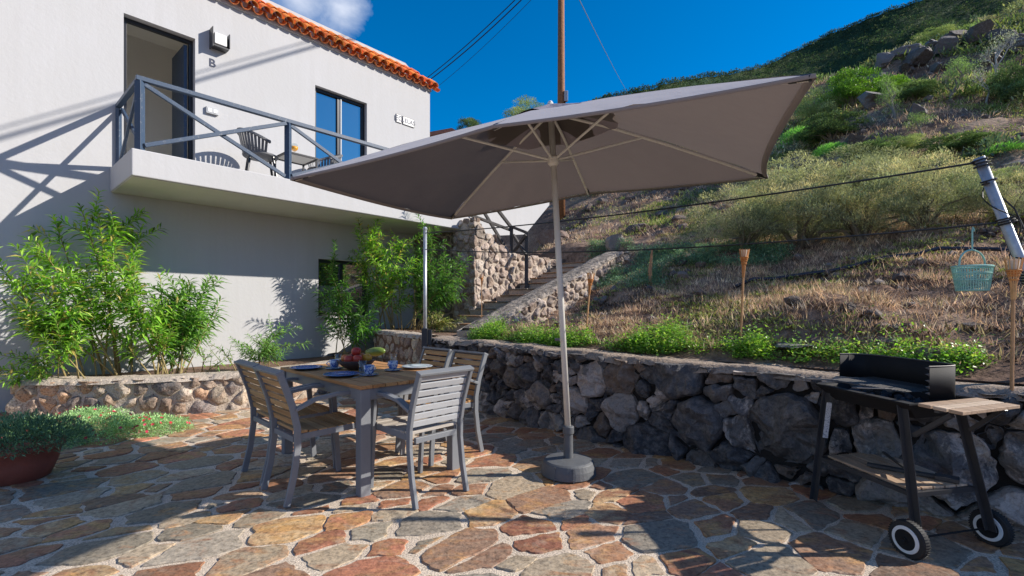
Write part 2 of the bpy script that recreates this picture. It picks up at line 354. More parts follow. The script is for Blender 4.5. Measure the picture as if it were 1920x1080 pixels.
def ex_ground(t, c, co, b):
    v = co.outputs['Object']
    big = ramp(t, tnoise(t, v, .45, 10, .7, .3), [(.3, (.12,.07,.052)), (.45, (.19,.12,.085)), (.58, (.32,.225,.16)), (.75, (.17,.15,.08))])
    f = ramp(t, tnoise(t, v, 14, 10, .75), [(.3, (.35,.33,.3)), (.52, (1,1,1)), (.75, (1.5,1.45,1.35))])
    return mixc(t, 1.0, big, f, 'MULTIPLY')
M['hillsoil'] = mat('hillside_soil', (.2,.12,.08), .95, bump=.05, bscale=9, bdetail=12, extra=ex_ground, spec=.15)
def ex_far(t, c, co, b):
    v = co.outputs['Object']
    big = ramp(t, tnoise(t, v, .05, 12, .75, .3), [(.3, (.028,.050,.032)), (.5, (.042,.075,.036)), (.62, (.085,.105,.045)), (.78, (.16,.13,.08))])
    f = ramp(t, tnoise(t, v, .9, 8, .75), [(.3, (.45,.5,.5)), (.55, (1,1,1)), (.75, (1.5,1.5,1.3))])
    return mixc(t, 1.0, big, f, 'MULTIPLY')
M['farhill'] = mat('far_hill_scrub', (.05,.08,.04), .95, bump=1.2, bscale=.6, bdetail=12, extra=ex_far, spec=.05)

# ------------------------------------------------------------------ voronoi stones
def voronoi(sites, weights, bbox):
    x0, y0, x1, y1 = bbox; out = []
    S = np.array(sites)
    for i, (sx, sy) in enumerate(sites):
        poly = [(x0,y0),(x1,y0),(x1,y1),(x0,y1)]
        d = ((S-S[i])**2).sum(1); order = np.argsort(d)
        for j in order[1:28]:
            dx, dy = S[j]-S[i]; dd = dx*dx+dy*dy
            if dd < 1e-9: continue
            k = .5*(dd+weights[i]-weights[j]); new = []
            n = len(poly)
            for q in range(n):
                a = poly[q]; b = poly[(q+1)%n]
                fa = (a[0]-sx)*dx+(a[1]-sy)*dy-k; fb = (b[0]-sx)*dx+(b[1]-sy)*dy-k
                if fa <= 0: new.append(a)
                if fa*fb < 0:
                    tt = fa/(fa-fb); new.append((a[0]+(b[0]-a[0])*tt, a[1]+(b[1]-a[1])*tt))
            poly = new
            if len(poly) < 3: break
        out.append(poly)
    return out
def poisson(x0, y0, x1, y1, rfun, n=6000):
    pts = []; ws = []
    for _ in range(n):
        x = random.uniform(x0, x1); y = random.uniform(y0, y1); r = rfun(x, y)
        ok = True
        for (a, b), w in zip(pts, ws):
            if (a-x)**2+(b-y)**2 < ((r+w)*.85)**2: ok = False; break
        if ok: pts.append((x, y)); ws.append(r)
    return pts, ws
def smooth_poly(poly, n, gap, jit, round_=2):
    """inset, resample and round a polygon; returns n points and the centre"""
    P = np.array(poly); 
    A = 0; c = np.zeros(2)
    for i in range(len(P)):
        a = P[i]; b = P[(i+1)%len(P)]; cr = a[0]*b[1]-a[1]*b[0]; A += cr; c += (a+b)*cr
    if abs(A) < 1e-6: return None
    c = c/(3*A); R = math.sqrt(abs(A)/2/math.pi)
    # true inset by half-plane
    poly = [tuple(p) for p in P]; m = len(P)
    for i in range(m):
        a = P[i]; b = P[(i+1)%m]; e = b-a; L = np.hypot(*e)
        if L < 1e-6: continue
        nrm = np.array([e[1], -e[0]])/L
        if nrm@(c-a) > 0: nrm = -nrm
        k = nrm@a-gap; new = []
        for q in range(len(poly)):
            p = np.array(poly[q]); r = np.array(poly[(q+1)%len(poly)]); fp = nrm@p-k; fr = nrm@r-k
            if fp <= 0: new.append(tuple(p))
            if fp*fr < 0: new.append(tuple(p+(r-p)*fp/(fp-fr)))
        poly = new
        if len(poly) < 3: return None
    P = np.array(poly)
    kr = .09 if jit > .02 else .22
    for _ in range(round_):
        Q = []
        for i in range(len(P)):
            a = P[i]; b = P[(i+1)%len(P)]; Q += [a*(1-kr)+b*kr, a*kr+b*(1-kr)]
        P = np.array(Q)
    seg = np.hypot(*(np.roll(P, -1, 0)-P).T); cum = np.concatenate([[0], np.cumsum(seg)]); T = cum[-1]
    if T < .08: return None
    out = []
    for k in range(n):
        s = T*k/n; i = min(np.searchsorted(cum, s, 'right')-1, len(P)-1); tt = (s-cum[i])/max(seg[i], 1e-9)
        q = P[i]+(P[(i+1)%len(P)]-P[i])*tt
        nz = noise.noise(Vector((q[0]*9, q[1]*9, 3.3)))+.6*noise.noise(Vector((q[0]*24, q[1]*24, 9.1)))
        out.append(q+(q-c)/max(np.hypot(*(q-c)), 1e-6)*nz*jit*(1 if round_ else .9))
    out = np.array(out)
    return out, out.mean(0), R
def stone(mb, pts, c, bulge, mapf, col, rings=(1, 1, .94, .8, .55, .28), prof=(-.35, 0, .55, .85, .97, 1.0), rough=.03, freq=7, seed=0, facet=False):
    R_s = max(np.hypot(*(np.array(pts)-c).T).mean(), 1e-3); fac = [(math.cos(a), math.sin(a), random.uniform(.5, 1.3), random.uniform(-.2, .3)) for a in [random.uniform(0, 6.28) for _ in range(4)]] if facet else []
    n = len(pts); tilt = (random.uniform(-.5, .5), random.uniform(-.5, .5)); vs = []
    for r, h in zip(rings, prof):
        for p in pts:
            q = c+(p-c)*r
            hh = bulge*h
            for fx, fy, fk, fo_ in fac:
                hh = min(hh, bulge*(1-max(0, ((q[0]-c[0])*fx+(q[1]-c[1])*fy)/R_s*fk-fo_))) if h > 0 else hh
            if h > 0:
                hh += min(h*1.4, 1)*(tilt[0]*(q[0]-c[0])+tilt[1]*(q[1]-c[1]))*.45*min(bulge*9, 1)
                hh += rough*h*(noise.noise(Vector((q[0]*freq, q[1]*freq, seed)))+.5*noise.noise(Vector((q[0]*freq*2.7, q[1]*freq*2.7, seed+5))))
            vs.append(mapf(q[0], q[1], hh))
    vs.append(mapf(c[0], c[1], bulge*1.0+rough*noise.noise(Vector((c[0]*freq, c[1]*freq, seed)))))
    m = len(rings); fs = [(i*n+k, i*n+(k+1)%n, (i+1)*n+(k+1)%n, (i+1)*n+k) for i in range(m-1) for k in range(n)]
    fs += [((m-1)*n+k, (m-1)*n+(k+1)%n, m*n) for k in range(n)]
    mb.add(vs, fs, col)

def polyline_map(path, out_sign=1):
    """path: [(x,y)...]; returns f(u)->(point, normal to the right of travel), total length"""
    P = [Vector((p[0], p[1], 0)) for p in path]; L = [0]
    for a, b in zip(P, P[1:]): L.append(L[-1]+(b-a).length)
    def f(u):
        u = min(max(u, 0), L[-1]-1e-6); i = 0
        while u > L[i+1]: i += 1
        t = (u-L[i])/(L[i+1]-L[i]); p = P[i].lerp(P[i+1], t)
        d0 = (P[i+1]-P[i]).normalized()
        dn = (P[i+2]-P[i+1]).normalized() if (t > .5 and i+2 < len(P)) else ((P[i]-P[i-1]).normalized() if (t < .5 and i > 0) else d0)
        w = abs(t-.5); d = d0.lerp(dn, w).normalized()
        return p, Vector((d.y, -d.x, 0))*out_sign
    return f, L[-1]

def stone_wall(name, path, zb, ztop, sizes, mats_stone, mat_joint, palette, gap, bulge, thick, label, cat='wall', cap=None, capw=.3, seed=1, npts=26, jit=.01, rough=.03, joint_in=.0, rnd=2, group=None, slope=None):
    """rubble wall along path: face on the right-hand side of travel; ztop(u) gives the height"""
    random.seed(seed)
    f, L = polyline_map(path); zt = ztop if callable(ztop) else (lambda u: ztop)
    zbf = zb if callable(zb) else (lambda u: zb)
    hmax = max(zt(u*L/20) for u in range(21)); hmin = min(zbf(u*L/20) for u in range(21))
    root = empty(name, (path[0][0], path[0][1], 0)); tag(root, label, cat, group); o = Vector(root.location)
    pts, ws = poisson(0, hmin-.1, L, hmax+.1, sizes)
    cells = voronoi(pts, [w*w for w in ws], (0, hmin-.06, L, hmax+.04))
    mb = MB()
    def mapf(u, v, h):
        p, n = f(u); t0, t1 = zbf(u), zt(u)
        # keep every stone under the cap line
        v = min(v, t1-.005+.02*noise.noise(Vector((u*4, 0, seed))))
        return p+n*h+Vector((0, 0, v))-o
    for k, cell in enumerate(cells):
        if len(cell) < 3: continue
        cy = sum(p[1] for p in cell)/len(cell); cx_ = sum(p[0] for p in cell)/len(cell)
        if cy > zt(cx_)+.02 or cy < zbf(cx_)-.08: continue
        r = smooth_poly(cell, npts, gap*random.uniform(.5, 1.5), jit, rnd)
        if r is None: continue
        p, c, R = r
        pcx = random.choice(palette); kk_ = random.uniform(.95, 1.75)
        stone(mb, p, c, min(bulge*random.uniform(.6, 1.3), R*.6), mapf, (pcx[0]*kk_, pcx[1]*kk_, pcx[2]*kk_, pcx[3]), rough=rough, seed=k*1.7+seed, facet=True, rings=(1, 1, .95, .84, .68, .48, .24), prof=(-.7, .1, .6, .88, 1, 1, 1))
    mb.build('stones', mats_stone, root, smooth=(mats_stone is not M['basalt']))
    # body of the wall behind the stones
    jb = MB(); nseg = max(8, int(L/.12)); vs = []
    for i in range(nseg+1):
        u = L*i/nseg; p, n = f(u); wob = .012*noise.noise(Vector((u*5, 1, seed)))
        fr = p+n*(joint_in+wob); bk = p-n*thick
        for q, z in ((fr, zbf(u)-.05), (fr, zt(u)-.03), (bk, zt(u)-.03), (bk, zbf(u)-.05)): vs.append(Vector((q.x, q.y, z))-o)
    fs = [(4*i+k, 4*i+(k+1)%4, 4*i+4+(k+1)%4, 4*i+4+k) for i in range(nseg) for k in range(4)]+[(3,2,1,0), (4*nseg, 4*nseg+1, 4*nseg+2, 4*nseg+3)]
    jb.add(vs, fs); jb.build('core', mat_joint, root)
    if cap:
        cb = MB(); nseg = int(L/.06); rows = 9; vs = []
        for i in range(nseg+1):
            u = L*i/nseg; p, n = f(u); ed = .035+.03*noise.noise(Vector((u*3.3, 7, seed)))+.018*noise.noise(Vector((u*14, 7, seed)))
            for j in range(rows):
                tt = j/(rows-1); off = ed*1.0-(capw+ed)*tt
                z = zt(u)+.016+.022*noise.noise(Vector((u*2.5, tt*2, seed)))+.010*noise.noise(Vector((u*12, tt*6, seed)))
                if j == 0: z -= .055+.02*noise.noise(Vector((u*9, 3, seed)))
                if j == rows-1: z -= .08
                q = p+n*off; vs.append(Vector((q.x, q.y, z))-o)
        fs = [(i*rows+j, i*rows+j+1, (i+1)*rows+j+1, (i+1)*rows+j) for i in range(nseg) for j in range(rows-1)]
        fs = [tuple(reversed(x)) for x in fs]
        cb.add(vs, fs); cb.build('cap', cap, root, smooth=True)
    return root

# ------------------------------------------------------------------ house frame: A along the wall, Nn out of it
W0 = Vector((-5.38, 6.46, 0)); A = Vector((.6600, .7513, 0)); Nn = Vector((.7513, -.6600, 0)); Z = Vector((0, 0, 1))
RH = Matrix((A, Nn, Z)).transposed()          # columns A, N, Z
def H(a, d, z): return W0+A*a+Nn*d+Z*z
def a_px(x, d=0):
    k = (x-960)/905; o = W0+Nn*d
    return (k*o.y-o.x)/(A.x-k*A.y)
# retaining wall / hill frame: T along the wall (towards the camera's right), U uphill
P0 = Vector((.84, 4.47, 0)); T = Vector((.7317, -.6816, 0)); U = Vector((.6816, .7317, 0)); S0 = -2.43
def G(s, u, z=0): return P0+T*(s-S0)+U*u+Z*z
def su(p): q = Vector((p[0], p[1], 0))-P0; return q.dot(T)+S0, q.dot(U)

# ------------------------------------------------------------------ ground and patio
def fr(s, u, k, amp): return amp*noise.fractal(Vector((s*k, u*k, 2.2)), .9, 2.1, 5)
g = MB(); R_ = 1400
g.add([(-R_,-R_,-.12),(R_,-R_,-.12),(R_,R_,-.12),(-R_,R_,-.12)], [(0,1,2,3)])
tag(g.build('ground', M['hillsoil']), kind='structure')

pat = MB(); nx, ny = 90, 90; vs = []
for i in range(nx+1):
    for j in range(ny+1):
        x = -8+14*i/nx; y = -3+13.5*j/ny; vs.append((x, y, .002+.004*noise.noise(Vector((x*1.5, y*1.5, 0)))))
pat.add(vs, [(i*(ny+1)+j, (i+1)*(ny+1)+j, (i+1)*(ny+1)+j+1, i*(ny+1)+j+1) for i in range(nx) for j in range(ny)])
patio = tag(pat.build('patio', M['mortar'], smooth=True), kind='structure')
random.seed(21)
ang = math.radians(38); ca, sa = math.cos(ang), math.sin(ang); ST = 1.45
def warp(x, y):      # patio -> voronoi space, stones are longer along one direction on the left
    u = x*ca+y*sa; v = -x*sa+y*ca; return u/ST, v
def unwarp(u, v): u *= ST; return u*ca-v*sa, u*sa+v*ca
pts, ws = poisson(-8, -4, 8, 9, lambda x, y: random.choice((.06, .09, .12, .15)), 34000)
cells = voronoi(pts, [w*w for w in ws], (-9, -5, 9, 10))
pal = [(.25,.20,.14,.05), (.21,.18,.135,.08), (.28,.22,.15,.10), (.19,.12,.08,.14), (.27,.115,.065,.2), (.29,.12,.065,.24), (.24,.10,.06,.16), (.24,.205,.16,.04), (.32,.22,.12,.2), (.19,.165,.13,.08), (.25,.15,.095,.18)]
fl = MB()
for k, cell in enumerate(cells):
    if len(cell) < 3: continue
    cu = sum(p[0] for p in cell)/len(cell); cv = sum(p[1] for p in cell)/len(cell); x, y = unwarp(cu, cv)
    if y < .9 or y > 9 or x < -7.5 or x > 4.5 or su((x, y))[1] > .25: continue
    r = smooth_poly(cell, 40, random.uniform(.004, .026), .026, 0)
    if r is None: continue
    p, c, R = r
    pc = random.choice(pal)
    if x < -.6 and random.random() < .65: pc = random.choice(pal[:4]+pal[6:7]+pal[8:9])
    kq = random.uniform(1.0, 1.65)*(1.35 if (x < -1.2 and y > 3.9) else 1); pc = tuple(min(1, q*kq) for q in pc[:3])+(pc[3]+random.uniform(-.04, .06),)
    hb = random.uniform(.006, .011)
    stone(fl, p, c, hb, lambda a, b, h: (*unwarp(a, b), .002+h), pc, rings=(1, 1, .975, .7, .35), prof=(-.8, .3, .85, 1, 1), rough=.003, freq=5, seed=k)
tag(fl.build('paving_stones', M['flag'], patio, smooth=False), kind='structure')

# ------------------------------------------------------------------ terrain
def crest(s): return max(15., 25+(s+5.5)*1.0)
def hill(s, u):
    uc = crest(s); v = min(max(u-.35, 0), uc)
    z = .80+.36*min(v, 8)+.56*max(0, v-8)
    # rounded crest, then falls away behind
    if v > uc-4: z -= .035*(v-uc+4)**2
    if u > uc: z -= .20*(u-uc)+.012*(u-uc)**2
    k = min(max(u-.5, 0)/1.5, 1)
    z += k*(.16*noise.noise(Vector((s*.55, u*.55, 4)))+.10*noise.noise(Vector((s*1.5, u*1.5, 8)))+.08*noise.noise(Vector((s*3.3, u*3.7, 1)))+.035*noise.noise(Vector((s*8, u*8, 1))))
    f = min(max(u-7, 0)/8, 1)
    z += f*(.9*noise.noise(Vector((s*.16, u*.16, 14)))+.35*noise.noise(Vector((s*.45, u*.5, 24))))
    z += f*.35*(abs(noise.noise(Vector((s*.3, u*.9, 31))))*-1.2)
    # earth heap by the wall on the right
    z += .24*math.exp(-(((s+.9)/.55)**2+((u-1.35)/.5)**2))
    z -= .48*max(0, 1-abs(s+4.6)/1.3)*min(max((u-.9)/1.0, 0), 1)*min(max((5.6-u)/1.2, 0), 1)
    # cut for the stairs and the house
    if s < -4.95:
        cut = min(1, (-4.95-s)/.25); lo = .45 if u < 5.6 else z
        if u < 6.2:
            w = min(max((u-4.9)/.6, 0), 1); z = z*(1-cut)+cut*(lo*(1-w)+z*w) if u < 5.6 else z
    if s < -8.3:
        c2 = min(1, (-8.3-s)/2.5)*min(1, max(0, (9.5-u)/3)); z = z*(1-c2)+c2*min(z, -.3+max(0, (u-9))*.45)
    return z
us = [.30]; 
while us[-1] < 75: us.append(us[-1]+(.09 if us[-1] < 6 else .09+.03*(us[-1]-6)))
ss = []; s_ = -34
while s_ < 14:
    ss.append(s_); s_ += .10 if -5.6 < s_ < 1.2 else (.22 if -10 < s_ < 4 else .7)
tb = MB(); nu = len(us)
vs = [G(s, u, hill(s, u)) for s in ss for u in us]
tb.add(vs, [(i*nu+j, (i+1)*nu+j, (i+1)*nu+j+1, i*nu+j+1) for i in range(len(ss)-1) for j in range(nu-1)])
tag(tb.build('hillside', M['hillsoil'], smooth=True), kind='structure')
def on_hill(x, y, t0=2.5):
    """where the sight line through a photo point meets the hillside"""
    d = Vector(((x-960)/905, 1, (577-y)/905)); t = t0
    while t < 70:
        s, u = su(d*t)
        if u > .3 and 1.25+d.z*t < hill(s, u): break
        t += .05+.004*t
    p = d*t; s, u = su(p)
    return Vector((p.x, p.y, hill(s, u))), t

# far hill: real slope 60 to 150 m away
prof = [(300,520),(600,400),(820,300),(1000,240),(1126,190),(1180,175),(1241,160),(1322,143),(1390,137),(1442,121),(1484,100),(1557,64),(1655,26),(1724,2),(1920,-75),(2200,-170),(2700,-300),(3200,-380)]
def crest_z(x, D):
    for (a, ya), (b, yb) in zip(prof, prof[1:]):
        if a <= x <= b:
            y = ya+(yb-ya)*(x-a)/(b-a); break
    return 1.25+(577-y)/905*D
fh = MB(); cols_ = np.linspace(320, 3180, 200); rows_ = 60; vs = []
def far_pt(x, r):
    Dc = 105+35*min(max((x-1250)/300, 0), 1)+8*math.sin(x*.01); D = 45+(Dc-45)*min(r, 1); zc = crest_z(x, Dc)
    q = (x-960)/905*D
    z = 2+(zc-2)*min(r, 1)**1.15
    am = 3.2*math.sin(min(r, 1)*math.pi)**.5
    z += am*noise.noise(Vector((q*.05, D*.05, 3)))+am*.5*noise.noise(Vector((q*.13, D*.13, 9)))-am*.4*abs(noise.noise(Vector((q*.07, D*.02, 19))))*2
    z += .7*noise.noise(Vector((q*.35, D*.35, 5)))
    if r > 1: z = zc-(r-1)*60; D += (r-1)*80; q = (x-960)/905*D
    return Vector((q, D, z))
for x in cols_:
    for j in range(rows_+8): vs.append(far_pt(x, j/rows_))
R2 = rows_+8
fh.add(vs, [(i*R2+j, (i+1)*R2+j, (i+1)*R2+j+1, i*R2+j+1) for i in range(len(cols_)-1) for j in range(R2-1)])
tag(fh.build('far_hill', M['farhill'], smooth=True), kind='structure')

# ------------------------------------------------------------------ house
house = empty('house', H(0, 0, 0)); tag(house, 'white plastered two storey house with terracotta eave tiles and a balcony slab', 'house')
ho = Vector(house.location)
def hb(name, mb, m, parent=None, **k):
    """mesh built in world space, made a child of the house (or of a part of it)"""
    for i, v in enumerate(mb.v): mb.v[i] = tuple(Vector(v)-ho)
    return mb.build(name, m, parent or house, **k)
aC = a_px(806); aL = -7.0; zE = 6.02
d0, d1 = a_px(232), a_px(366); w0, w1 = a_px(591), a_px(688); l0, l1 = a_px(597), a_px(692)
wzt = 1.25+(577-159)/905*H(w0, 0, 0).y; wzb = 3.24
dzt = 1.25+(577-24)/905*H(d0, 0, 0).y
lzt = 1.25+(577-485)/905*H(l0, 0, 0).y; lzb = 1.10
openings = [(d0, d1, 3.12, dzt), (w0, w1, wzb, wzt), (l0, l1, lzb, lzt)]
def wall_panel(a0, a1, z0, z1, ops, thick, mb, d=0):
    As = sorted({a0, a1, *[o[0] for o in ops], *[o[1] for o in ops]}); Zs = sorted({z0, z1, *[o[2] for o in ops], *[o[3] for o in ops]})
    for i in range(len(As)-1):
        for j in range(len(Zs)-1):
            ca_, cz = (As[i]+As[i+1])/2, (Zs[j]+Zs[j+1])/2
            if any(o[0] < ca_ < o[1] and o[2] < cz < o[3] for o in ops): continue
            mb.add([H(As[i], d, Zs[j]), H(As[i+1], d, Zs[j]), H(As[i+1], d, Zs[j+1]), H(As[i], d, Zs[j+1])], [(3,2,1,0)])
    for b0, b1, y0, y1 in ops:
        q = [(b0, y0), (b1, y0), (b1, y1), (b0, y1)]
        for k in range(4):
            (p, r), (p2, r2) = q[k], q[(k+1)%4]
            mb.add([H(p, d, r), H(p2, d, r2), H(p2, d-thick, r2), H(p, d-thick, r)], [(0,1,2,3)])
w = MB(); wall_panel(aL, aC, -.1, zE+.12, openings, .17, w)
# other sides of the body
w.add([H(aC, 0, -.1), H(aC, -6, -.1), H(aC, -6, zE+.12), H(aC, 0, zE+.12)], [(0,1,2,3)])
w.add([H(aL, 0, -.1), H(aL, -6, -.1), H(aL, -6, zE+.12), H(aL, 0, zE+.12)], [(3,2,1,0)])
w.add([H(aL, -6, -.1), H(aC, -6, -.1), H(aC, -6, zE+.12), H(aL, -6, zE+.12)], [(0,1,2,3)])
hb('wall', w, M['plaster'])
# roof: coping behind the tiles + flat top
r = MB(); z2 = zE+.30
r.prism([H(aL, -.20, zE+.1), H(aC-.02, -.20, zE+.1), H(aC-.02, -.20, zE+.17), H(aC-.5, -.20, z2+.15), H(aL, -.20, z2+.15)], -Nn*.22)
r.prism([H(aL, -.42, z2-.10), H(aC-.45, -.42, z2-.10), H(aC-.45, -6, z2-.10), H(aL, -6, z2-.10)], Z*.05)
r.prism([H(aL, .03, zE-.05), H(aC+.02, .03, zE-.05), H(aC+.02, .03, zE-.005), H(aL, .03, zE-.005)], -Nn*.3)
hb('roof', r, M['plaster'])
random.seed(5); tl = MB(); n_t = int((aC-aL)/.185)
def barrel(c, ax, side, upv, r0, r1, L, col, th=.012, n=8, start=0, span=math.pi):
    vs = []
    for t in (0, 1):
        rr = r0+(r1-r0)*t
        for rad in (rr, rr-th):
            for k in range(n+1):
                a = start+span*k/n; vs.append(c+ax*L*t+side*math.cos(a)*rad+upv*math.sin(a)*rad)
    m = n+1; fs = []
    for k in range(n):
        fs += [(k, k+1, 2*m+k+1, 2*m+k), (m+k+1, m+k, 3*m+k, 3*m+k+1), (k+1, k, m+k, m+k+1), (2*m+k, 2*m+k+1, 3*m+k+1, 3*m+k)]
    tl.add(vs, fs, col)
sl = math.radians(38); axv = (-Nn*math.cos(sl)+Z*math.sin(sl)).normalized(); upv = (Nn*math.sin(sl)+Z*math.cos(sl)).normalized()
for i in range(n_t+1):
    a = aC+.02-i*.185
    for row in range(2):
        cc = (.80+random.uniform(-.1,.08), .24+random.uniform(-.05,.05), .05+random.uniform(-.015,.02), 1)
        L = .26; base = H(a+random.uniform(-.008,.008), .13, zE+.02)+axv*(row*.20)+upv*(.015+.018*row)
        zmax = 1 if a < aC-.35 else (1 if row == 0 else 0)
        if zmax: barrel(base, axv, A, upv, .088, .075, L, cc)
        c2 = (.62+random.uniform(-.05,.05), .18, .05, 1)
        if zmax: barrel(base+A*.0925-upv*.02, axv, A, upv, .075, .085, L, c2, start=math.pi, span=math.pi)
# closing tiles down the right-hand end
for k in range(3):
    barrel(H(aC+.04, .10-.11*k, zE+.03+.055*k), (-Nn*.8+Z*.35-A*.1).normalized(), A, Z, .085, .075, .2, (.55,.17,.07,1))
hb('roof_tiles', tl, M['tile'], smooth=False)

# balcony slab
aS = 0.0; aE = a_px(882, 1.25); zS, zF = 2.80, 3.12
s = MB(); m_side = s.prism([H(aS, 0.001, zS), H(aE, 0.001, zS), H(aE, 1.25, zS), H(aS, 1.25, zS)], Z*(zF-zS))
hb('balcony', s, M['plaster'], bevel=.012)
sf = MB(); sf.box(H((aS+aE)/2, .62, zS-.004), (aE-aS-.03, 1.20, .006), RH); hb('soffit', sf, M['soffit'])

# door: reveal, frame, open leaf, room
def frame_rect(mb, a0, a1, z0, z1, d, fw, th, bottom=True):
    mb.box(H((a0+a1)/2, d, z1-fw/2), (a1-a0, th, fw), RH)
    if bottom: mb.box(H((a0+a1)/2, d, z0+fw/2), (a1-a0, th, fw), RH)
    h = z1-z0-fw*(2 if bottom else 1); zc = z0+(fw if bottom else 0)+h/2
    mb.box(H(a0+fw/2, d, zc), (fw, th, h), RH); mb.box(H(a1-fw/2, d, zc), (fw, th, h), RH)
f = MB(); frame_rect(f, d0+.003, d1-.003, 3.125, dzt-.003, -.135, .05, .06, False)
door = hb('balcony_door', f, M['black'], bevel=.003)
f = MB(); f.box(H(d1-.085, -.135+.0-.02-.30, (3.13+dzt-.07)/2), (.045, .62, dzt-.07-3.14), RH); hb('leaf', f, M['rail'], door, bevel=.003)
for zz in (3.45, 4.2, 4.95):
    pass
rm = MB(); r0, r1_ = d0-.9, d1+.25
def inward_box(mb, a0, a1, dA, dB, z0, z1):
    P = [H(a, d, z) for a in (a0, a1) for d in (dA, dB) for z in (z0, z1)]
    mb.add(P, [(2,3,7,6),(0,1,3,2),(4,6,7,5),(0,2,6,4),(1,5,7,3)])
inward_box(rm, r0, r1_, -.18, -1.7, 3.11, 5.75); hb('room', rm, M['room'])
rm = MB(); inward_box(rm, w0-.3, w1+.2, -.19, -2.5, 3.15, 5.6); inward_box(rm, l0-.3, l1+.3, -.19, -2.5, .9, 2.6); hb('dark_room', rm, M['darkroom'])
# windows
def window(a0, a1, z0, z1, fw=.055, cold=M['black']):
    f = MB(); frame_rect(f, a0+.003, a1-.003, z0+.003, z1-.003, -.11, fw, .06)
    mid = (a0+a1)/2
    f.box(H(mid-.02, -.115, (z0+z1)/2), (.06, .05, z1-z0-2*fw-.006), RH)
    wo = hb('window', f, cold, bevel=.003)
    gl = MB()
    for b0, b1, dd in ((a0+fw, mid-.05, -.125), (mid+.012, a1-fw, -.12)):
        gl.box(H((b0+b1)/2, dd, (z0+z1)/2), (b1-b0-.002, .008, z1-z0-2*fw-.01), RH)
    hb('pane', gl, M['windowglass'], wo)
    return wo, mid
wo, mid = window(w0, w1, wzb, wzt)
f = MB(); f.box(H(mid+.022, -.082, (wzb+wzt)/2), (.022, .012, wzt-wzb-.12), RH); hb('mullion', f, M['alu_pale'], wo)
# curtain rail seen behind the panes
window(l0, l1, lzb, lzt)
f = MB(); f.box(H((l0+l1)/2, .015, lzb-.02), (l1-l0+.08, .06, .03), RH); hb('sill', f, M['plaster'])

# wall lamp, letter, socket, name tiles
al = a_px(409); zl = 1.25+(577-80)/905*H(al, 0, 0).y
lamp = empty('wall_lamp', H(al, 0, zl), math.atan2(A.y, A.x)); tag(lamp, 'box shaped outdoor lamp on the white wall beside the balcony door', 'wall lamp')
b = MB()
b.box((-.115, .075, 0), (.012, .15, .30)); b.box((.115, .075, .01), (.012, .15, .22)); b.box((0, .008, -.01), (.218, .016, .22))
b.v = [(v[0], -v[1], v[2]) for v in b.v]; b.f = [tuple(reversed(q)) for q in b.f]
b.build('housing', M['greymetal'], lamp, bevel=.003)
b = MB(); b.box((0, -.075, .005), (.17, .10, .17)); b.build('shade', M['whiteplastic'], lamp, bevel=.01)
b = MB(); b.box((0, -.07, -.115), (.218, .135, .02)); b.build('bottom_plate', M['greymetal'], lamp)
def text_obj(name, s, loc, size, m, parent=None, ext=.003):
    cu = bpy.data.curves.new(name, 'FONT'); cu.body = s; cu.size = size; cu.extrude = ext; cu.align_x = 'CENTER'; cu.align_y = 'CENTER'; cu.offset = size*.012
    o = bpy.data.objects.new(name, cu); C.objects.link(o); cu.materials.append(m)
    # convert to mesh so that it is plain geometry
    dg = bpy.context.evaluated_depsgraph_get(); me = bpy.data.meshes.new_from_object(o.evaluated_get(dg)); me.materials.clear(); me.materials.append(m)
    o2 = bpy.data.objects.new(name, me); C.objects.link(o2); bpy.data.objects.remove(o); o2.name = name
    X = Vector((A.x, A.y, 0)); Mx = Matrix.Identity(4)
    for i, c_ in enumerate((X, Z, Nn)): Mx.col[i][:3] = c_
    Mx.translation = loc
    o2.matrix_world = Mx
    if parent is not None:
        o2.parent = parent; o2.matrix_parent_inverse = Matrix.Translation(parent.location).inverted() if parent.rotation_euler.z == 0 else parent.matrix_basis.inverted()
    return o2
ab = a_px(398); tag(text_obj('wall_letter', 'B', H(ab, .004, 1.25+(577-119)/905*H(ab, 0, 0).y), .17, M['ink']), 'dark blue letter B fixed to the white wall under the lamp', 'letter')
ak = a_px(397); b = MB(); zk = 1.25+(577-209)/905*H(ak, 0, 0).y
sock = empty('wall_socket', H(ak, 0, zk), math.atan2(A.y, A.x)); tag(sock, 'grey double socket box on the wall beside the balcony door', 'socket')
b.box((0, -.02, 0), (.17, .04, .10)); b.build('housing', M['alu_pale'], sock, bevel=.006)
b = MB(); b.box((-.035, -.043, 0), (.055, .006, .06)); b.box((.035, -.043, 0), (.055, .006, .06)); b.build('cover', M['whiteplastic'], sock, bevel=.003)
an = a_px(742); ae = a_px(776); zn = 1.25+(577-227)/905*H((an+ae)/2, 0, 0).y
sign = empty('name_tiles', H((an+ae)/2, 0, zn)); tag(sign, 'row of small lettered house name tiles on the upper wall near the corner', 'sign')
b = MB(); so = Vector(sign.location); sp = ae-an
for c0, c1 in ((0, .29), (.36, 1.0)):
    b.box(H(an+sp*(c0+c1)/2, .008, zn)-so, (sp*(c1-c0), .016, .17), RH)
b.build('tile', M['greymetal'], sign, bevel=.003)
b = MB()
for c0, c1 in ((0, .29), (.36, 1.0)):
    b.box(H(an+sp*(c0+c1)/2, .0175, zn)-so, (sp*(c1-c0)-.025, .004, .145), RH)
b.build('face', M['whiteplastic'], sign)
text_obj('lettering', 'EC', H(an+sp*.145, .021, zn), .15, M['ink'], sign, .001)
text_obj('lettering', 'LELAS', H(an+sp*.68, .021, zn), .125, M['ink'], sign, .001)

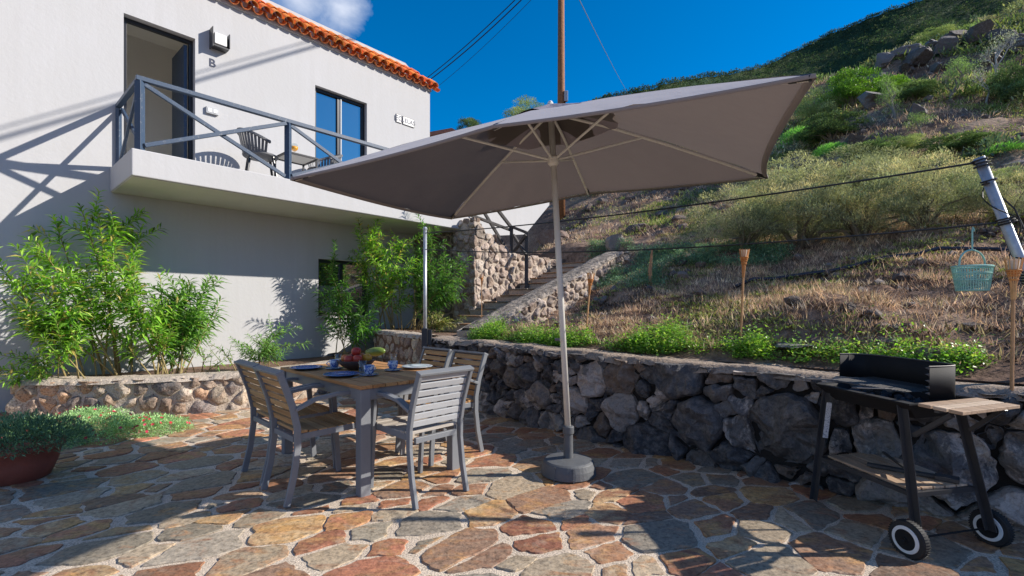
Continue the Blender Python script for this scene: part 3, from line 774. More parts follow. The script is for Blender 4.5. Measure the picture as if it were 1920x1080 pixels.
# balcony railing
rail = empty('balcony_railing', H(0, 1.2, zF)); tag(rail, 'blue grey balcony railing with crossed diagonal bars', 'railing'); ro = Vector(rail.location)
dR = 1.20; zT = 3.97; posts = [a_px(262, dR)]; step = a_px(540, dR)-posts[0]
while posts[-1]+step < aE+.2: posts.append(posts[-1]+step)
posts[-1] = aE-.04
def rb(name, p, q, w, h, m=M['rail']):
    mb = MB(); mb.bar(Vector(p)-ro, Vector(q)-ro, w, h); return mb.build(name, m, rail, bevel=.004)
for a in posts: rb('post', H(a, dR, zF), H(a, dR, zT-.03), .075, .075)
rb('post', H(posts[0], .03, zF), H(posts[0], .03, zT-.03), .05, .05)
rb('top_rail', H(posts[0]-.04, dR, zT), H(posts[-1]+.04, dR, zT), .07, .055); rb('top_rail', H(posts[0], dR-.036, zT), H(posts[0], .0, zT), .06, .05)
for p, q in zip(posts, posts[1:]):
    rb('brace', H(p+.04, dR, zT-.05), H(q-.04, dR, zF+.04), .035, .05); rb('brace', H(p+.04, dR+.036, zF+.06), H(q-.04, dR+.036, zT-.05), .03, .05)
rb('brace', H(posts[0], dR-.04, zT-.05), H(posts[0], .06, zF+.04), .03, .05); rb('brace', H(posts[0]+.032, dR-.04, zF+.06), H(posts[0]+.032, .06, zT-.05), .03, .05)

# balcony furniture
def resin_chair(loc, rz, label):
    ch = empty('resin_chair', loc, rz); tag(ch, label, 'chair', 'grey resin chairs on the balcony')
    R0 = .27; n = 22
    def arcpt(t, z, k=1): a = math.radians(-20+220*t); return Vector((R0*k*math.cos(a), R0*k*math.sin(a)*1.0, z))
    def topz(t): return .60+.18*math.sin(math.pi*t)**1.2
    mb = MB(); top = [arcpt(t/n, topz(t/n), 1.10) for t in range(n+1)]; mb.sweep(top, .035, .045, (0,0,1))
    mb.build('top_rail', M['chairplastic'], ch, smooth=False)
    mb = MB(); low = [arcpt(t/n, .44, .86) for t in range(n+1)]
    for i in range(1, n):
        mb.bar(low[i], top[i], .034, .012, up=arcpt(i/n, 0))
    mb.build('backrest', M['chairplastic'], ch)
    mb = MB(); mb.lathe([(.02,.415),(.235,.42),(.25,.44),(.24,.455),(.02,.45)], n=20); mb.build('seat', M['chairplastic'], ch, smooth=True)
    for x, y in ((-.17,-.17),(.17,-.17),(-.17,.17),(.17,.17)):
        mb = MB(); mb.tube([(x*.9, y*.9, .42), (x*1.25, y*1.25, 0)], [.022, .014]); mb.build('leg', M['black'], ch)
    return ch
fa = math.atan2(A.y, A.x)
aa1 = a_px(492, .62); resin_chair(H(aa1, .55, zF), fa+math.radians(75), 'grey slatted resin chair left of the small balcony table')
aa2 = a_px(612, .62); resin_chair(H(aa2, .50, zF), fa+math.radians(-75), 'grey slatted resin chair right of the small balcony table')
at_ = a_px(556, .68); tbl = empty('balcony_table', H(at_, .66, zF), fa); tag(tbl, 'small square table between the two balcony chairs', 'table')
b = MB(); frame = [(-.24,-.24),(.24,-.24),(.24,.24),(-.24,.24)]
for i in range(4):
    p, q = frame[i], frame[(i+1)%4]; b.bar((*p, .50), (*q, .50), .03, .025)
b.build('rim', M['black'], tbl)
b = MB(); b.box((0,0,.507), (.45,.45,.012)); b.build('tabletop', M['room'], tbl)
for x, y in frame:
    b = MB(); b.bar((x*.95, y*.95, .49), (x*.95, y*.95, 0), .025); b.build('leg', M['black'], tbl)
wg = empty('wine_glass', H(at_, .60, zF+.514)); tag(wg, 'stemmed glass of orange drink on the balcony table', 'glass')
b = MB(); b.lathe([(.033,0),(.032,.004),(.005,.01),(.004,.10),(.02,.115),(.056,.15),(.058,.185),(.048,.23)], n=18); b.build('bowl', M['glass'], wg, smooth=True)
b = MB(); b.lathe([(.001,.112),(.02,.118),(.054,.15),(.056,.188),(.001,.189)], n=18); b.build('drink', mat('orange_drink', (.95,.40,.02), .3), wg, smooth=True)

# terrace end: rubble wall under the slab (shade put into its stone colours), sunlit rubble wall beside the stairs, white parapet
BR = [(.17,.135,.11,0), (.22,.17,.135,0), (.14,.12,.105,0), (.26,.21,.17,0), (.24,.15,.105,0), (.31,.27,.23,0)]
zP = .85
pE = H(aE-.02, 1.22, 0); pI = H(a_px(776), 0.02, 0)
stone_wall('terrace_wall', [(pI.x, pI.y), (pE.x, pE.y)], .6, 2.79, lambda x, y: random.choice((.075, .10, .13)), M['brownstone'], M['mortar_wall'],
           [(.12,.10,.085,0), (.15,.125,.105,0), (.10,.09,.08,0)], .012, .05, .3, 'rubble wall with shade put into its colour, closing the space under the end of the balcony', seed=31, rough=.02)
pF = H(aE+3.3, 1.24, 0)
def ztst(u): return 2.98 if u < .85 else (2.72 if u < 1.2 else (2.55 if u < 1.6 else 2.40))
stone_wall('stair_side_wall', [(-.72-.7513*.6, 9.25+.66*.6), (-.72, 9.25), (-.72+.66*3.3, 9.25+.7513*3.3)], .6, ztst, lambda x, y: random.choice((.07, .095, .12)), M['brownstone'], M['mortar_wall'],
           [(.34,.28,.235,0), (.28,.22,.18,0), (.38,.33,.28,0), (.25,.20,.17,0)],   .008, .055, .5, 'sunlit rubble wall rising in steps beside the garden stairs', seed=32, rough=.04, jit=.024, rnd=1)
pw = MB(); aP = a_px(1033, 1.0)
pw.prism([H(aE+.003, .95, 2.70), H(a_px(985, .95), .95, 3.0), H(aP, .95, 3.85), H(aP, .95, 4.0), H(aE+.003, .95, 4.0)], -Nn*.18)
par = tag(pw.build('parapet', M['plaster'], origin=H(aE, .95, 2.8)), 'white plastered parapet with slanting end above the garden stairs', 'parapet')

# stairs
sO = Vector((-.40, 6.60, 0)); Wd = -Nn
st = MB(); random.seed(9); nst = 11; cc = [(.20,.16,.115,.2), (.17,.15,.12,.05), (.25,.16,.09,.4), (.15,.15,.135,0)]
for i in range(nst):
    a0 = .90+i*.36; z1 = zP+.13*(i+1); wL = 1.95
    poly = [sO+A*a0+Wd*.40, sO+A*(a0+.5)+Wd*.40, sO+A*(a0+.5)+Wd*wL, sO+A*a0+Wd*wL]
    st.prism([p+Z*(z1-.15) for p in poly], Z*.13)
    # slate nosing slabs
    y = .48
    while y < wL-.15:
        L = random.uniform(.35, .7); y1 = min(y+L, wL)
        st.m = 1; st.prism([sO+A*(a0-.025+random.uniform(-.01,.01))+Wd*y+Z*(z1-.02), sO+A*(a0+.40)+Wd*y+Z*(z1-.02), sO+A*(a0+.40)+Wd*(y1-.015)+Z*(z1-.02), sO+A*(a0-.02+random.uniform(-.015,.01))+Wd*(y1-.015)+Z*(z1-.02)], Z*.025, random.choice(cc)); st.m = 0
        y = y1
zLd = zP+.13*nst
st.prism([sO+A*(.90+nst*.36)+Wd*.12+Z*(zLd-.6), sO+A*(6.4)+Wd*.12+Z*(zLd-.6), sO+A*6.4+Wd*2.6+Z*(zLd-.6), sO+A*(.90+nst*.36)+Wd*2.6+Z*(zLd-.6)], Z*.6)
tag(st.build('garden_stairs', [M['mortar_wall'], M['flag']], bevel=.01), 'slate topped steps climbing between rubble walls to the terrace', 'stairs')
# platform at the foot of the stairs
pl = MB(); q0 = G(-5.28, .15); 
poly = [q0, G(-4.3, .5), sO+A*1.2+Wd*.1, sO+A*1.2+Wd*2.4, H(a_px(776), .05, 0), H(a_px(700), .05, 0), Vector((-2.28, 8.02, 0))]
pl.prism([Vector((p.x, p.y, .05)) for p in poly], Z*(zP-.07))
tag(pl.build('path', M['soil']), kind='structure')
stone_wall('platform_wall', [(-2.30, 8.06), (-1.72, 7.3), (-1.14, 6.50)], 0, .86, lambda x, y: random.choice((.08, .11, .14)), M['brownstone'], M['mortar_wall'],
           [(.26,.20,.16,0), (.32,.27,.21,0), (.20,.15,.12,0), (.36,.32,.24,0)], .014, .04, .35, 'light rubble wall below the oleander by the grey post', seed=33, cap=M['mortar_wall'], capw=.3, rough=.02)
# low sloping wall on the outer side of the stairs
def zst(u): return .95+.36*min(u, 3.95)
e1 = sO+A*4.5
stone_wall('stair_outer_wall', [(sO.x-.02, sO.y), (e1.x, e1.y)], lambda u: .5+.25*u, zst, lambda x, y: random.choice((.07, .09, .12)), M['brownstone'], M['mortar_wall'],
           [(.36,.30,.26,0), (.31,.26,.22,0), (.42,.37,.33,0), (.26,.21,.18,0)], .008, .055, .50, 'low sloping rubble wall along the outer side of the garden stairs', seed=34, cap=M['rubble_cap'], capw=.44, rough=.05, jit=.024, rnd=1)
# stair railing: wooden posts with diagonal braces
sr = empty('stair_railing', (.3, 9.9, zLd)); tag(sr, 'dark crossed timber railing coming down from the terrace to the stair landing', 'railing'); so2 = Vector(sr.location)
def sbar(name, p, q, w=.055):
    mb = MB(); mb.bar(Vector(p)-so2, Vector(q)-so2, w, w); return mb.build(name, M['railwood'], sr, bevel=.004)
pA = px(987, 524, 10.0); pAt = px(987, 436, 10.0); pB = px(959, 483, 10.3); pBt = px(959, 425, 10.3); pC = H(aE+.02, 1.2, zF); pCt = H(aE+.02, 1.2, zT)
sbar('post', pA-Z*.2, pAt, .075); sbar('post', pB-Z*.3, pBt, .075)
sbar('top_rail', pBt, pAt); sbar('top_rail', pBt-Z*.02, pCt, .06); sbar('brace', px(957, 480, 10.25), px(880, 352, 9.75)); sbar('brace', pBt-Z*.08, px(879, 402, 9.7))
sbar('brace', px(960, 478, 10.2), px(986, 440, 9.93)); sbar('brace', px(962, 440, 10.22), px(986, 478, 9.93))

# ------------------------------------------------------------------ retaining wall of black boulders
BL = [(.050,.049,.052,0), (.070,.066,.064,.03), (.045,.046,.050,0), (.095,.080,.068,.05), (.12,.085,.062,0), (.068,.066,.068,.10), (.09,.084,.08,.18), (.065,.063,.066,.24), (.050,.050,.054,.04), (.20,.175,.155,.20), (.24,.215,.19,.12), (.075,.07,.068,.28), (.15,.135,.12,.27)]
rp = [G(-5.30, .12), G(-4.27, .16), G(-3.4, .06), G(-2.43, 0), (G(-1.6, .01)), G(-.73, 0), G(.26, .12), G(1.5, .2), G(3.2, .3)]
def rsize(u, v):
    k = min(max((u-.6)/3.4, 0), 1); return random.choice((.05+.0*k, .07+.05*k,   .09+.10*k, .11+.15*k, .10+.12*k))
def rtop(u): return .84-.014*u+.012*noise.noise(Vector((u*2, 0, 0)))
stone_wall('retaining_wall', [(p.x, p.y) for p in rp], 0, rtop, rsize, M['basalt'], M['core'], BL, .005, .17, .30,
           joint_in=-.035, label='long retaining wall of black volcanic boulders with a sandy mortar cap', seed=6, cap=M['cap'], capw=.36, npts=40, jit=.030, rough=.085, rnd=1)
# rubble planter wall along the house
BP = [(.33,.245,.18,0), (.24,.19,.15,0), (.40,.26,.165,0), (.36,.30,.23,0), (.46,.39,.31,0), (.28,.21,.16,0), (.20,.175,.16,0)]
stone_wall('planter_wall', [(-5.60, 6.0), (-5.52, 5.32), (-4.6, 5.42), (-3.9, 5.62), (-3.35, 5.92), (-2.95, 6.45), (-2.62, 7.2), (-2.32, 8.0)], 0, .43, lambda x, y: random.choice((.075, .11, .15)), M['brownstone'], M['mortar_wall'],
           BP, .012, .045, .30, 'low planter wall of brown stones set in mortar under the oleanders', seed=8, cap=M['mortar_wall'], capw=.30, rough=.03, jit=.022, rnd=1)
so_ = MB(); pp = [(-5.5,5.45),(-4.6,5.55),(-3.95,5.75),(-3.5,6.0),(-3.1,6.5),(-2.75,7.25),(-2.45,8.05)]
so_.prism([Vector((x, y, .1)) for x, y in pp]+[H(a_px(690), .01, .1), H(-.9, .01, .1)], Z*.27)
tag(so_.build('planter_soil', M['soil']), kind='structure')

# ------------------------------------------------------------------ foliage helpers (numpy)
def unit(v): return v/np.maximum(np.linalg.norm(v, axis=1, keepdims=True), 1e-9)
def leaves(P, D, L, Wd_, C3, droop=.15, fold=.25, ns=1):
    """lance shaped leaves: base, two pairs, tip (4 faces as quads+tris -> 2 quads strips)"""
    n = len(P); D = unit(D); up = np.tile([0, 0, 1.], (n, 1)); S = unit(np.cross(D, up)+rng.normal(0, .25, (n, 3))); Nn_ = unit(np.cross(S, D))
    L = L.reshape(-1, 1); Wd_ = Wd_.reshape(-1, 1); g = np.array([0, 0, -1.])
    b = P; m = P+D*L*.45+g*L*droop*.25; t = P+D*L+g*L*droop
    l = m+S*Wd_*.5+Nn_*Wd_*fold; r = m-S*Wd_*.5+Nn_*Wd_*fold
    V = np.stack([b, l, t, r, m], 1).reshape(-1, 3); i = np.arange(n)[:, None]*5
    F = np.concatenate([i+np.array([[0, 4, 2, 1]]), i+np.array([[0, 3, 2, 4]])]) 
    C4 = np.concatenate([C3, np.zeros((n, 1))], 1)
    return V, F, np.concatenate([C4, C4])
def randcols(n, cols, var=.15):
    c = np.array(cols)[rng.integers(0, len(cols), n)]; return np.clip(c*(1+rng.normal(0, var, (n, 1))), .004, 1)
OL = [(.15,.31,.035), (.22,.41,.045), (.11,.24,.03), (.31,.48,.07), (.07,.17,.028), (.36,.46,.10), (.12,.26,.03), (.16,.32,.035), (.20,.36,.04), (.09,.19,.03), (.34,.27,.08)]
def oleander(name, base, tips, label, parent_z, leafL=.185, nside=4, cat='shrub', group=None, stemcol=(.26,.20,.08,0), dens=1.0, spread=.12, cols=OL):
    root = empty(name, base); tag(root, label, cat, group); bs = Vector(base); stem = MB(); P = []; D = []; Ls = []
    for tp in tips:
        tp = Vector(tp); b0 = bs+Vector((random.uniform(-spread, spread)*1.5, random.uniform(-spread, spread), 0))
        hgt = (tp-b0).length; ctrl = b0.lerp(tp, .45)+Vector((0, 0, .12*hgt))+Vector((random.uniform(-.06,.06), random.uniform(-.06,.06), 0))
        pts = [b0*(1-t)**2+ctrl*2*t*(1-t)+tp*t*t for t in [k/10 for k in range(11)]]
        r0 = .005+.0045*hgt; stem.tube([p-bs for p in pts], [r0*(1-.75*k/10) for k in range(11)], 6, stemcol)
        shoots = [(pts[6:], 1.0)]
        for k in range(nside+2):
            i = random.randint(3, 9); q = pts[i]; d = (pts[min(i+1, 10)]-pts[i-1]).normalized()
            dd = (d*.55+Vector((random.gauss(0, .8), random.gauss(0, .4), random.uniform(-.05, .5)))).normalized(); l = random.uniform(.22, .50)*min(1.1, hgt/1.3+.2)
            sp = [q+dd*l*j/5+Vector((0,0,.10*l*(j/5)**2)) for j in range(6)]
            stem.tube([p-bs for p in sp], [.005*(1-.6*j/5) for j in range(6)], 5, (.17,.24,.05,0)); shoots.append((sp, .9))
        for sp, q_ in shoots:
            tot = sum((sp[i+1]-sp[i]).length for i in range(len(sp)-1)); nwh = max(3, int(tot/.034*dens)); ph = random.random()*6
            for w_ in range(nwh):
                t = (w_+.5)/nwh; x = t*(len(sp)-1); i = min(int(x), len(sp)-2); p = sp[i].lerp(sp[i+1], x-i); d = (sp[i+1]-sp[i]).normalized()
                e1_ = d.orthogonal().normalized(); e2 = d.cross(e1_); ph += 1.05
                for m_ in range(3):
                    if random.random() < .12: continue
                    a = ph+m_*2.094+random.uniform(-.3, .3); o_ = e1_*math.cos(a)+e2*math.sin(a); kk = .35+.75*t
                    P.append(p-bs); D.append(o_*random.uniform(.8, 1.25)+d*kk+Vector((0,0,.1))); Ls.append(leafL*random.uniform(.55, 1.1)*(1-.3*max(0, t-.8)/.2))
    P = np.array([tuple(p) for p in P]); D = np.array([tuple(p) for p in D]); Ls = np.array(Ls)
    stem.build('stem', M['bark'], root, smooth=True)
    # each shoot has its own tint
    n = len(P); f1 = MB(); f1.arr(*leaves(P, D, Ls, Ls*rng.uniform(.17, .25, n), randcols(n, cols, .28), droop=.34)); f1.build('foliage', M['leaf'], root)
    return root
def wy(x): return 10005/(1755-x)
random.seed(3)
def tipset(lst, lo=.2, hi=.8, mn=5.3): 
    return [px(x, y, max(mn, wy(x)-random.uniform(lo, hi))) for x, y in lst]
g1 = [(100,405),(150,385),(65,450),(215,415),(185,400),(250,430)]
oleander('oleander', (-4.75, 5.85, .37), tipset(g1, .15, .6), 'tallest oleander shrub at the far left of the planter, reaching up to the balcony shadow', .37, nside=5, spread=.2)
g2 = [(15,520),(60,500),(120,550),(30,590),(80,610),(5,570),(150,530)]
oleander('oleander', (-4.95, 5.65, .37), tipset(g2, .25, .6), 'broad oleander shrub with low sideways stems at the left planter end', .37, nside=5, spread=.18)
g3 = [(200,520),(240,505),(300,515),(250,560),(290,560),(180,590),(315,590)]
oleander('oleander', (-4.35, 5.95, .37), tipset(g3, .3, .9), 'bushy middle oleander shrub in front of the white wall', .37, nside=5, spread=.15)
g4 = [(330,540),(360,580),(300,640),(355,525),(395,520),(415,560),(380,570),(340,560),(350,600),(385,620),(330,620)]
oleander('oleander', (-4.2, 6.0, .37), tipset(g4, .4, .95), 'pale green oleander leaning right over the planter', .37, nside=4, cols=[(.12,.25,.05),(.17,.31,.06),(.20,.33,.10),(.10,.20,.05)], spread=.1)
g5 = [(480,640),(500,625),(530,620),(545,645),(465,660),(515,650),(490,660)]
oleander('oleander', (-3.45, 6.75, .37), [px(x, y, 6.7+random.uniform(-.25,.25)) for x, y in g5], 'small young oleander just left of the dining table', .37, leafL=.10, nside=4, spread=.2, dens=1.3, cols=[(.12,.25,.06),(.17,.30,.08),(.20,.33,.10)])
g6 = [(380,655),(410,650),(350,665),(430,668)]
oleander('oleander', (-3.95, 6.25, .37), [px(x, y, 6.2) for x, y in g6], 'sparse seedling oleander low beside the planter wall', .37, leafL=.09, nside=2, spread=.25, dens=.6)
g7 = [(20,660),(55,670),(5,690),(75,700),(110,660),(30,715)]
oleander('oleander', (-5.2, 5.6, .37), [px(x, y, 5.35+random.uniform(-.1,.15)) for x, y in g7], 'low bright oleander spilling over the left end of the planter wall', .37, leafL=.12, nside=4, spread=.12)
g8 = [(615,500),(630,545),(650,560),(620,585),(670,590),(690,545),(655,600),(690,620)]
oleander('oleander', (-2.75, 8.1, .37), [px(x, y, 8.1+random.uniform(-.2,.4)) for x, y in g8], 'dark oleander growing in front of the lower window', .37, leafL=.16, nside=5, cols=[(.05,.15,.02),(.08,.20,.03),(.11,.25,.04)], spread=.2)
g9 = [(665,430),(690,425),(705,470),(735,455),(720,500),(745,500),(700,520),(760,450),(730,540),(660,470)]
oleander('oleander', (-2.2, 8.6, .85), [px(x, y, 8.5+random.uniform(-.3,.3)) for x, y in g9], 'tall oleander left of the grey metal post under the balcony', .85, leafL=.17, nside=5, spread=.15)
g10 = [(805,425),(815,460),(790,480),(840,490),(865,500),(870,525),(830,540),(800,520),(850,555),(790,560),(775,500)]
oleander('oleander', (-1.75, 8.55, .85), [px(x, y, 8.45+random.uniform(-.3,.35)) for x, y in g10], 'wide oleander right of the grey metal post in front of the stone wall', .85, leafL=.16, nside=5, spread=.15, cols=[(.07,.17,.03),(.10,.22,.04),(.14,.27,.06),(.05,.12,.03)])
g11 = [(815,595),(835,600),(800,605),(850,610)]
oleander('oleander', (-1.35, 8.3, .85), [px(x, y, 8.1) for x, y in g11], 'dry looking little oleander at the foot of the stone wall', .85, leafL=.12, nside=3, spread=.12, cols=[(.25,.24,.09),(.32,.27,.13),(.14,.18,.05)])
# ------------------------------------------------------------------ terracotta pot and flowering ground cover
def fluff(c, rx, ry, rz, n, L, cols, seedv=0, hemi=True, width=.35, gaps=.25, inner=.55):
    """small leaves through a mound"""
    d = unit(rng.normal(0, 1, (n, 3))); 
    if hemi: d[:, 2] = np.abs(d[:, 2])
    bump_ = np.array([1+.22*noise.noise(Vector(tuple(q*2.3))+Vector((seedv, 0, 0)))+.12*noise.noise(Vector(tuple(q*6))+Vector((seedv, 3, 0))) for q in d])
    k = inner+(1-inner)*rng.random(n)**.5
    P = np.array(c)+d*np.array([rx, ry, rz])*(bump_*k)[:, None]
    D = d*.9+rng.normal(0, .6, (n, 3)); D[:, 2] += .25
    Ls = L*rng.uniform(.6, 1.3, n)
    return leaves(P, D, Ls, Ls*width, randcols(n, cols, .2), droop=.05, fold=.15)
pot = empty('flower_pot', (-3.62, 3.52, 0)); tag(pot, 'round terracotta pot with a grey green bushy succulent at the left edge', 'plant pot')
b = MB(); b.lathe([(.15,0),(.19,.01),(.235,.13),(.255,.22),(.275,.225),(.28,.262),(.262,.266),(.245,.23),(.02,.225)], n=40); b.build('pot', M['terracotta'], pot, smooth=True)
b = MB(); b.arr(*fluff((0.03,0,.24), .42, .38, .22, 9000, .030, [(.075,.13,.07),(.10,.17,.09),(.05,.09,.05)], 3, width=.3, inner=.4)); b.build('foliage', M['scrub'], pot)
gc = empty('flowering_groundcover', (-3.95, 4.7, 0)); tag(gc, 'low succulent ground cover with small red flowers against the planter wall', 'ground cover plant')
b = MB()
for cx_, cy_, rx, ry, rz in ((-.35,-.35,.42,.40,.20),(.0,.0,.52,.42,.19),(.28,.18,.40,.30,.15),(-.35,.25,.4,.3,.22),(-.6,-.1,.35,.4,.2)):
    b.arr(*fluff((cx_,cy_,0), rx, ry, rz, 5200, .026, [(.15,.25,.10),(.20,.31,.13),(.11,.19,.08),(.26,.36,.18)], cx_*9, width=.35, inner=.6))
b.build('foliage', M['scrub'], gc)
b = MB(); random.seed(4)
for k in range(120):
    cx_, cy_, rx, ry, rz = random.choice(((-.35,-.35,.42,.40,.20),(.0,.0,.52,.42,.19),(.28,.18,.40,.30,.15),(-.35,.25,.4,.3,.22)))
    th = random.uniform(0, 6.28); ph = random.uniform(.2, 1.3); d = Vector((math.cos(th)*math.cos(ph), math.sin(th)*math.cos(ph), math.sin(ph)))
    p = Vector((cx_+d.x*rx*1.08, cy_+d.y*ry*1.08, d.z*rz*1.12)); e1_ = d.orthogonal().normalized(); e2 = d.cross(e1_)
    ring = [p+d*.006+(e1_*math.cos(a)+e2*math.sin(a))*(.019 if i%2 else .010) for i, a in enumerate([j*math.pi/6 for j in range(12)])]
    cf = random.choice(((.50,.02,.04,0),(.38,.015,.03,0),(.58,.05,.10,0))); b.add(ring+[p], [(i, (i+1)%12, 12) for i in range(12)], cf)
b.build('blossoms', M['fruit'], gc)

# ------------------------------------------------------------------ dining table and chairs
tc_ = Vector((-1.19, 3.93, 0)); ta = math.radians(135)     # long axis of the table
table = empty('dining_table', tc_, ta); tag(table, 'rectangular dining table with slatted wooden top and grey metal frame', 'table')
TL, TW = 1.42, .84; wcols = [(.46,.23,.085,1), (.38,.185,.065,1), (.52,.28,.11,1), (.34,.16,.06,1)]
random.seed(2)
b = MB(); nb = 9; sw = (TW)/nb
for i in range(nb): b.box((0, -TW/2+sw*(i+.5), .728), (TL-.004, sw-.006, .024), col=random.choice(wcols))
b.build('tabletop', M['wood_x'], table, bevel=.002)
b = MB()
for sgn in (-1, 1):
    b.box((0, sgn*(TW/2-.035), .675), (TL-.14, .028, .075)); b.box((sgn*(TL/2-.035), 0, .675), (.028, TW-.14, .075))
b.build('apron', M['alu'], table, bevel=.003)
for i, j in ((-1,-1),(1,-1),(1,1),(-1,1)):
    b = MB(); b.box((i*(TL/2-.045), j*(TW/2-.045), .357), (.072, .072, .712)); b.build('leg', M['alu'], table, bevel=.004)

def arm_chair(seatcol, backcol, backmat):
    ch = empty('garden_armchair', (0,0,0)); w = .45; hw = w/2-.02
    # local frame: front = +y, x across; rear legs at y=0
    def rear(t):   # side profile of rear post: y,z
        pts = [(-.055, 0), (-.012, .18), (.012, .36), (.010, .48), (-.02, .62), (-.062, .74), (-.10, .84)]
        return pts
    for sx in (-1, 1):
        b = MB(); b.sweep([(sx*hw, y, z) for y, z in rear(0)], .024, .040, (1,0,0)); b.build('rear_leg', M['alu'], ch, bevel=.003)
        b = MB(); b.sweep([(sx*hw, .475, 0), (sx*hw, .455, .25), (sx*hw, .445, .45), (sx*hw, .425, .645)], .024, .038, (1,0,0)); b.build('front_leg', M['alu'], ch, bevel=.003)
        b = MB(); b.sweep([(sx*hw, -.005, .595), (sx*hw, .12, .645), (sx*hw, .28, .665), (sx*hw, .46, .655)], .045, .022, (1,0,0)); b.build('armrest', M['alu'], ch, bevel=.003)
        b = MB(); b.bar((sx*(hw-.0255), .03, .415), (sx*(hw-.0255), .44, .425), .024, .04); b.build('seat_rail', M['alu'], ch, bevel=.002)
    b = MB(); b.bar((-hw+.04, .455, .405), (hw-.04, .455, .405), .028, .035); b.bar((-hw+.04, .01, .40), (hw-.04, .01, .40), .025, .035); b.build('stretcher', M['alu'], ch, bevel=.002)
    b = MB(); n = 7; y0, y1 = .02, .475; sw = (y1-y0)/n
    for i in range(n):
        y = y0+sw*(i+.5); zc = .447-.012*math.sin(math.pi*i/(n-1)); b.box((0, y, zc), (2*hw-.03, sw-.008, .018), col=seatcol[i%len(seatcol)])
    b.build('seat', M['wood_x'], ch, bevel=.002)
    b = MB(); n = 7
    prof_ = rear(0)
    def at_z(z):
        for (ya, za), (yb, zb) in zip(prof_, prof_[1:]):
            if za <= z <= zb: return ya+(yb-ya)*(z-za)/(zb-za), math.atan2(yb-ya, zb-za)
        return prof_[-1][0], -.42
    for i in range(n):
        z = .505+i*.0495; y, a = at_z(z); b.box((0, y+.004, z), (2*hw-.028, .014, .0375), Matrix.Rotation(-a, 3, 'X'), col=backcol[i%len(backcol)])
    b.build('backrest', backmat, ch, bevel=.002)
    y, a = at_z(.835); b = MB(); b.box((0, y, .836), (2*hw+.026, .05, .018), Matrix.Rotation(-a, 3, 'X')); b.build('top_rail', M['alu'], ch, bevel=.003)
    return ch
wc = [(.44,.25,.10,1), (.38,.21,.08,1), (.50,.30,.13,1)]
proto = arm_chair(wc, wc, M['wood_x'])
proto2 = arm_chair([(.42,.38,.33,1), (.38,.34,.29,1)], [(1,1,1,1)], M['alu_pale'])
def put(o, p, face, label):
    o.location = (p[0], p[1], .012); o.rotation_euler = (0, 0, math.atan2(face[1], face[0])-math.pi/2); tag(o, label, 'chair', 'armchairs around the dining table'); return o
put(proto, (-1.505, 3.18), (.707,.707), 'wood and grey metal armchair on the near left side of the dining table')
put(copy_tree(proto), (-1.84, 3.54), (.707,.707), 'wood and grey metal armchair on the left side, behind another chair')
put(copy_tree(proto), (-.445, 4.26), (-.707,-.707), 'wooden backed armchair by the boulder wall, on the far side nearer the parasol')
put(copy_tree(proto), (-.79, 4.61), (-.707,-.707), 'wooden backed armchair on the far side of the table, close to the grey metal post')
put(proto2, (-.49, 3.15), (-.72,.69), 'armchair with pale grey slatted back turned to the viewer')

# table ware
zT_ = .742
def tpos(x, y):
    d = (1.25-zT_)*905/(y-577); return Vector(((x-960)/905*d, d, zT_))
def plate(x, y, m, label):
    o = MB(); o.lathe([(.06,0),(.085,.003),(.125,.016),(.13,.019),(.125,.021),(.085,.009),(.02,.007)], n=32)
    return tag(o.build('plate', m, smooth=True, origin=(0,0,0)), label, 'plate', 'plates on the dining table')
for x, y, m, l in ((575,692,M['ceramic_blue'],'blue plate at the far left corner of the dining table'), (640,705,M['ceramic_blue'],'blue plate nearest the viewer on the dining table'), (782,690,M['ceramic_white'],'pale plate on the dining table near the boulder wall side')):
    p = plate(x, y, m, l); p.location = tpos(x, y)
def cup(x, y, label):
    p = tpos(x, y); r_ = empty('cup', p+Z*.012, random.uniform(0, 6)); tag(r_, label, 'cup', 'blue patterned cups')
    b = MB(); b.lathe([(.02,0),(.028,.002),(.038,.03),(.04,.066),(.037,.066),(.034,.03),(.01,.006)], n=24); b.build('body', M['ceramic_print'], r_, smooth=True)
    b = MB(); b.tube([Vector((.038+.022*math.sin(math.pi*k/8), 0, .054-.036*k/8)) for k in range(9)], .004, 6); b.build('handle', M['ceramic_print'], r_, smooth=True)
    s_ = MB(); s_.lathe([(.035,0),(.05,.003),(.073,.012),(.07,.0135),(.04,.006),(.01,.005)], n=28)
    s2 = s_.build('saucer', M['ceramic_print'], smooth=True); s2.location = p; tag(s2, label.replace('cup', 'saucer under the cup'), 'saucer', 'blue patterned saucers')
cup(627, 692, 'blue patterned cup left of the fruit bowl'); cup(692, 704, 'blue patterned cup in front of the fruit bowl, beside the near plate'); cup(737, 695, 'blue patterned cup right of the fruit bowl')
def tumbler(x, y, label):
    b = MB(); b.lathe([(.026,0),(.032,.11),(.030,.11),(.0245,.008),(.005,.006)], n=20); o = b.build('drinking_glass', M['glass'], smooth=True); o.location = tpos(x, y); tag(o, label, 'glass', 'clear drinking glasses on the table')
tumbler(634, 687, 'clear drinking glass behind the left cup'); tumbler(680, 703, 'clear drinking glass just left of the near cup'); tumbler(738, 687, 'clear drinking glass behind the right cup')
bp_ = tpos(668, 692)
bw = MB(); bw.lathe([(.06,0),(.075,.006),(.12,.035),(.155,.075),(.15,.078),(.115,.042),(.05,.012),(.01,.01)], n=32)
bo = bw.build('fruit_bowl', mat('dark_wicker', (.06,.035,.03), .6, var=.5, vscale=60, bump=.006, bscale=90), smooth=True); bo.location = bp_; tag(bo, 'dark round bowl heaped with fruit in the middle of the table', 'bowl')
random.seed(6)
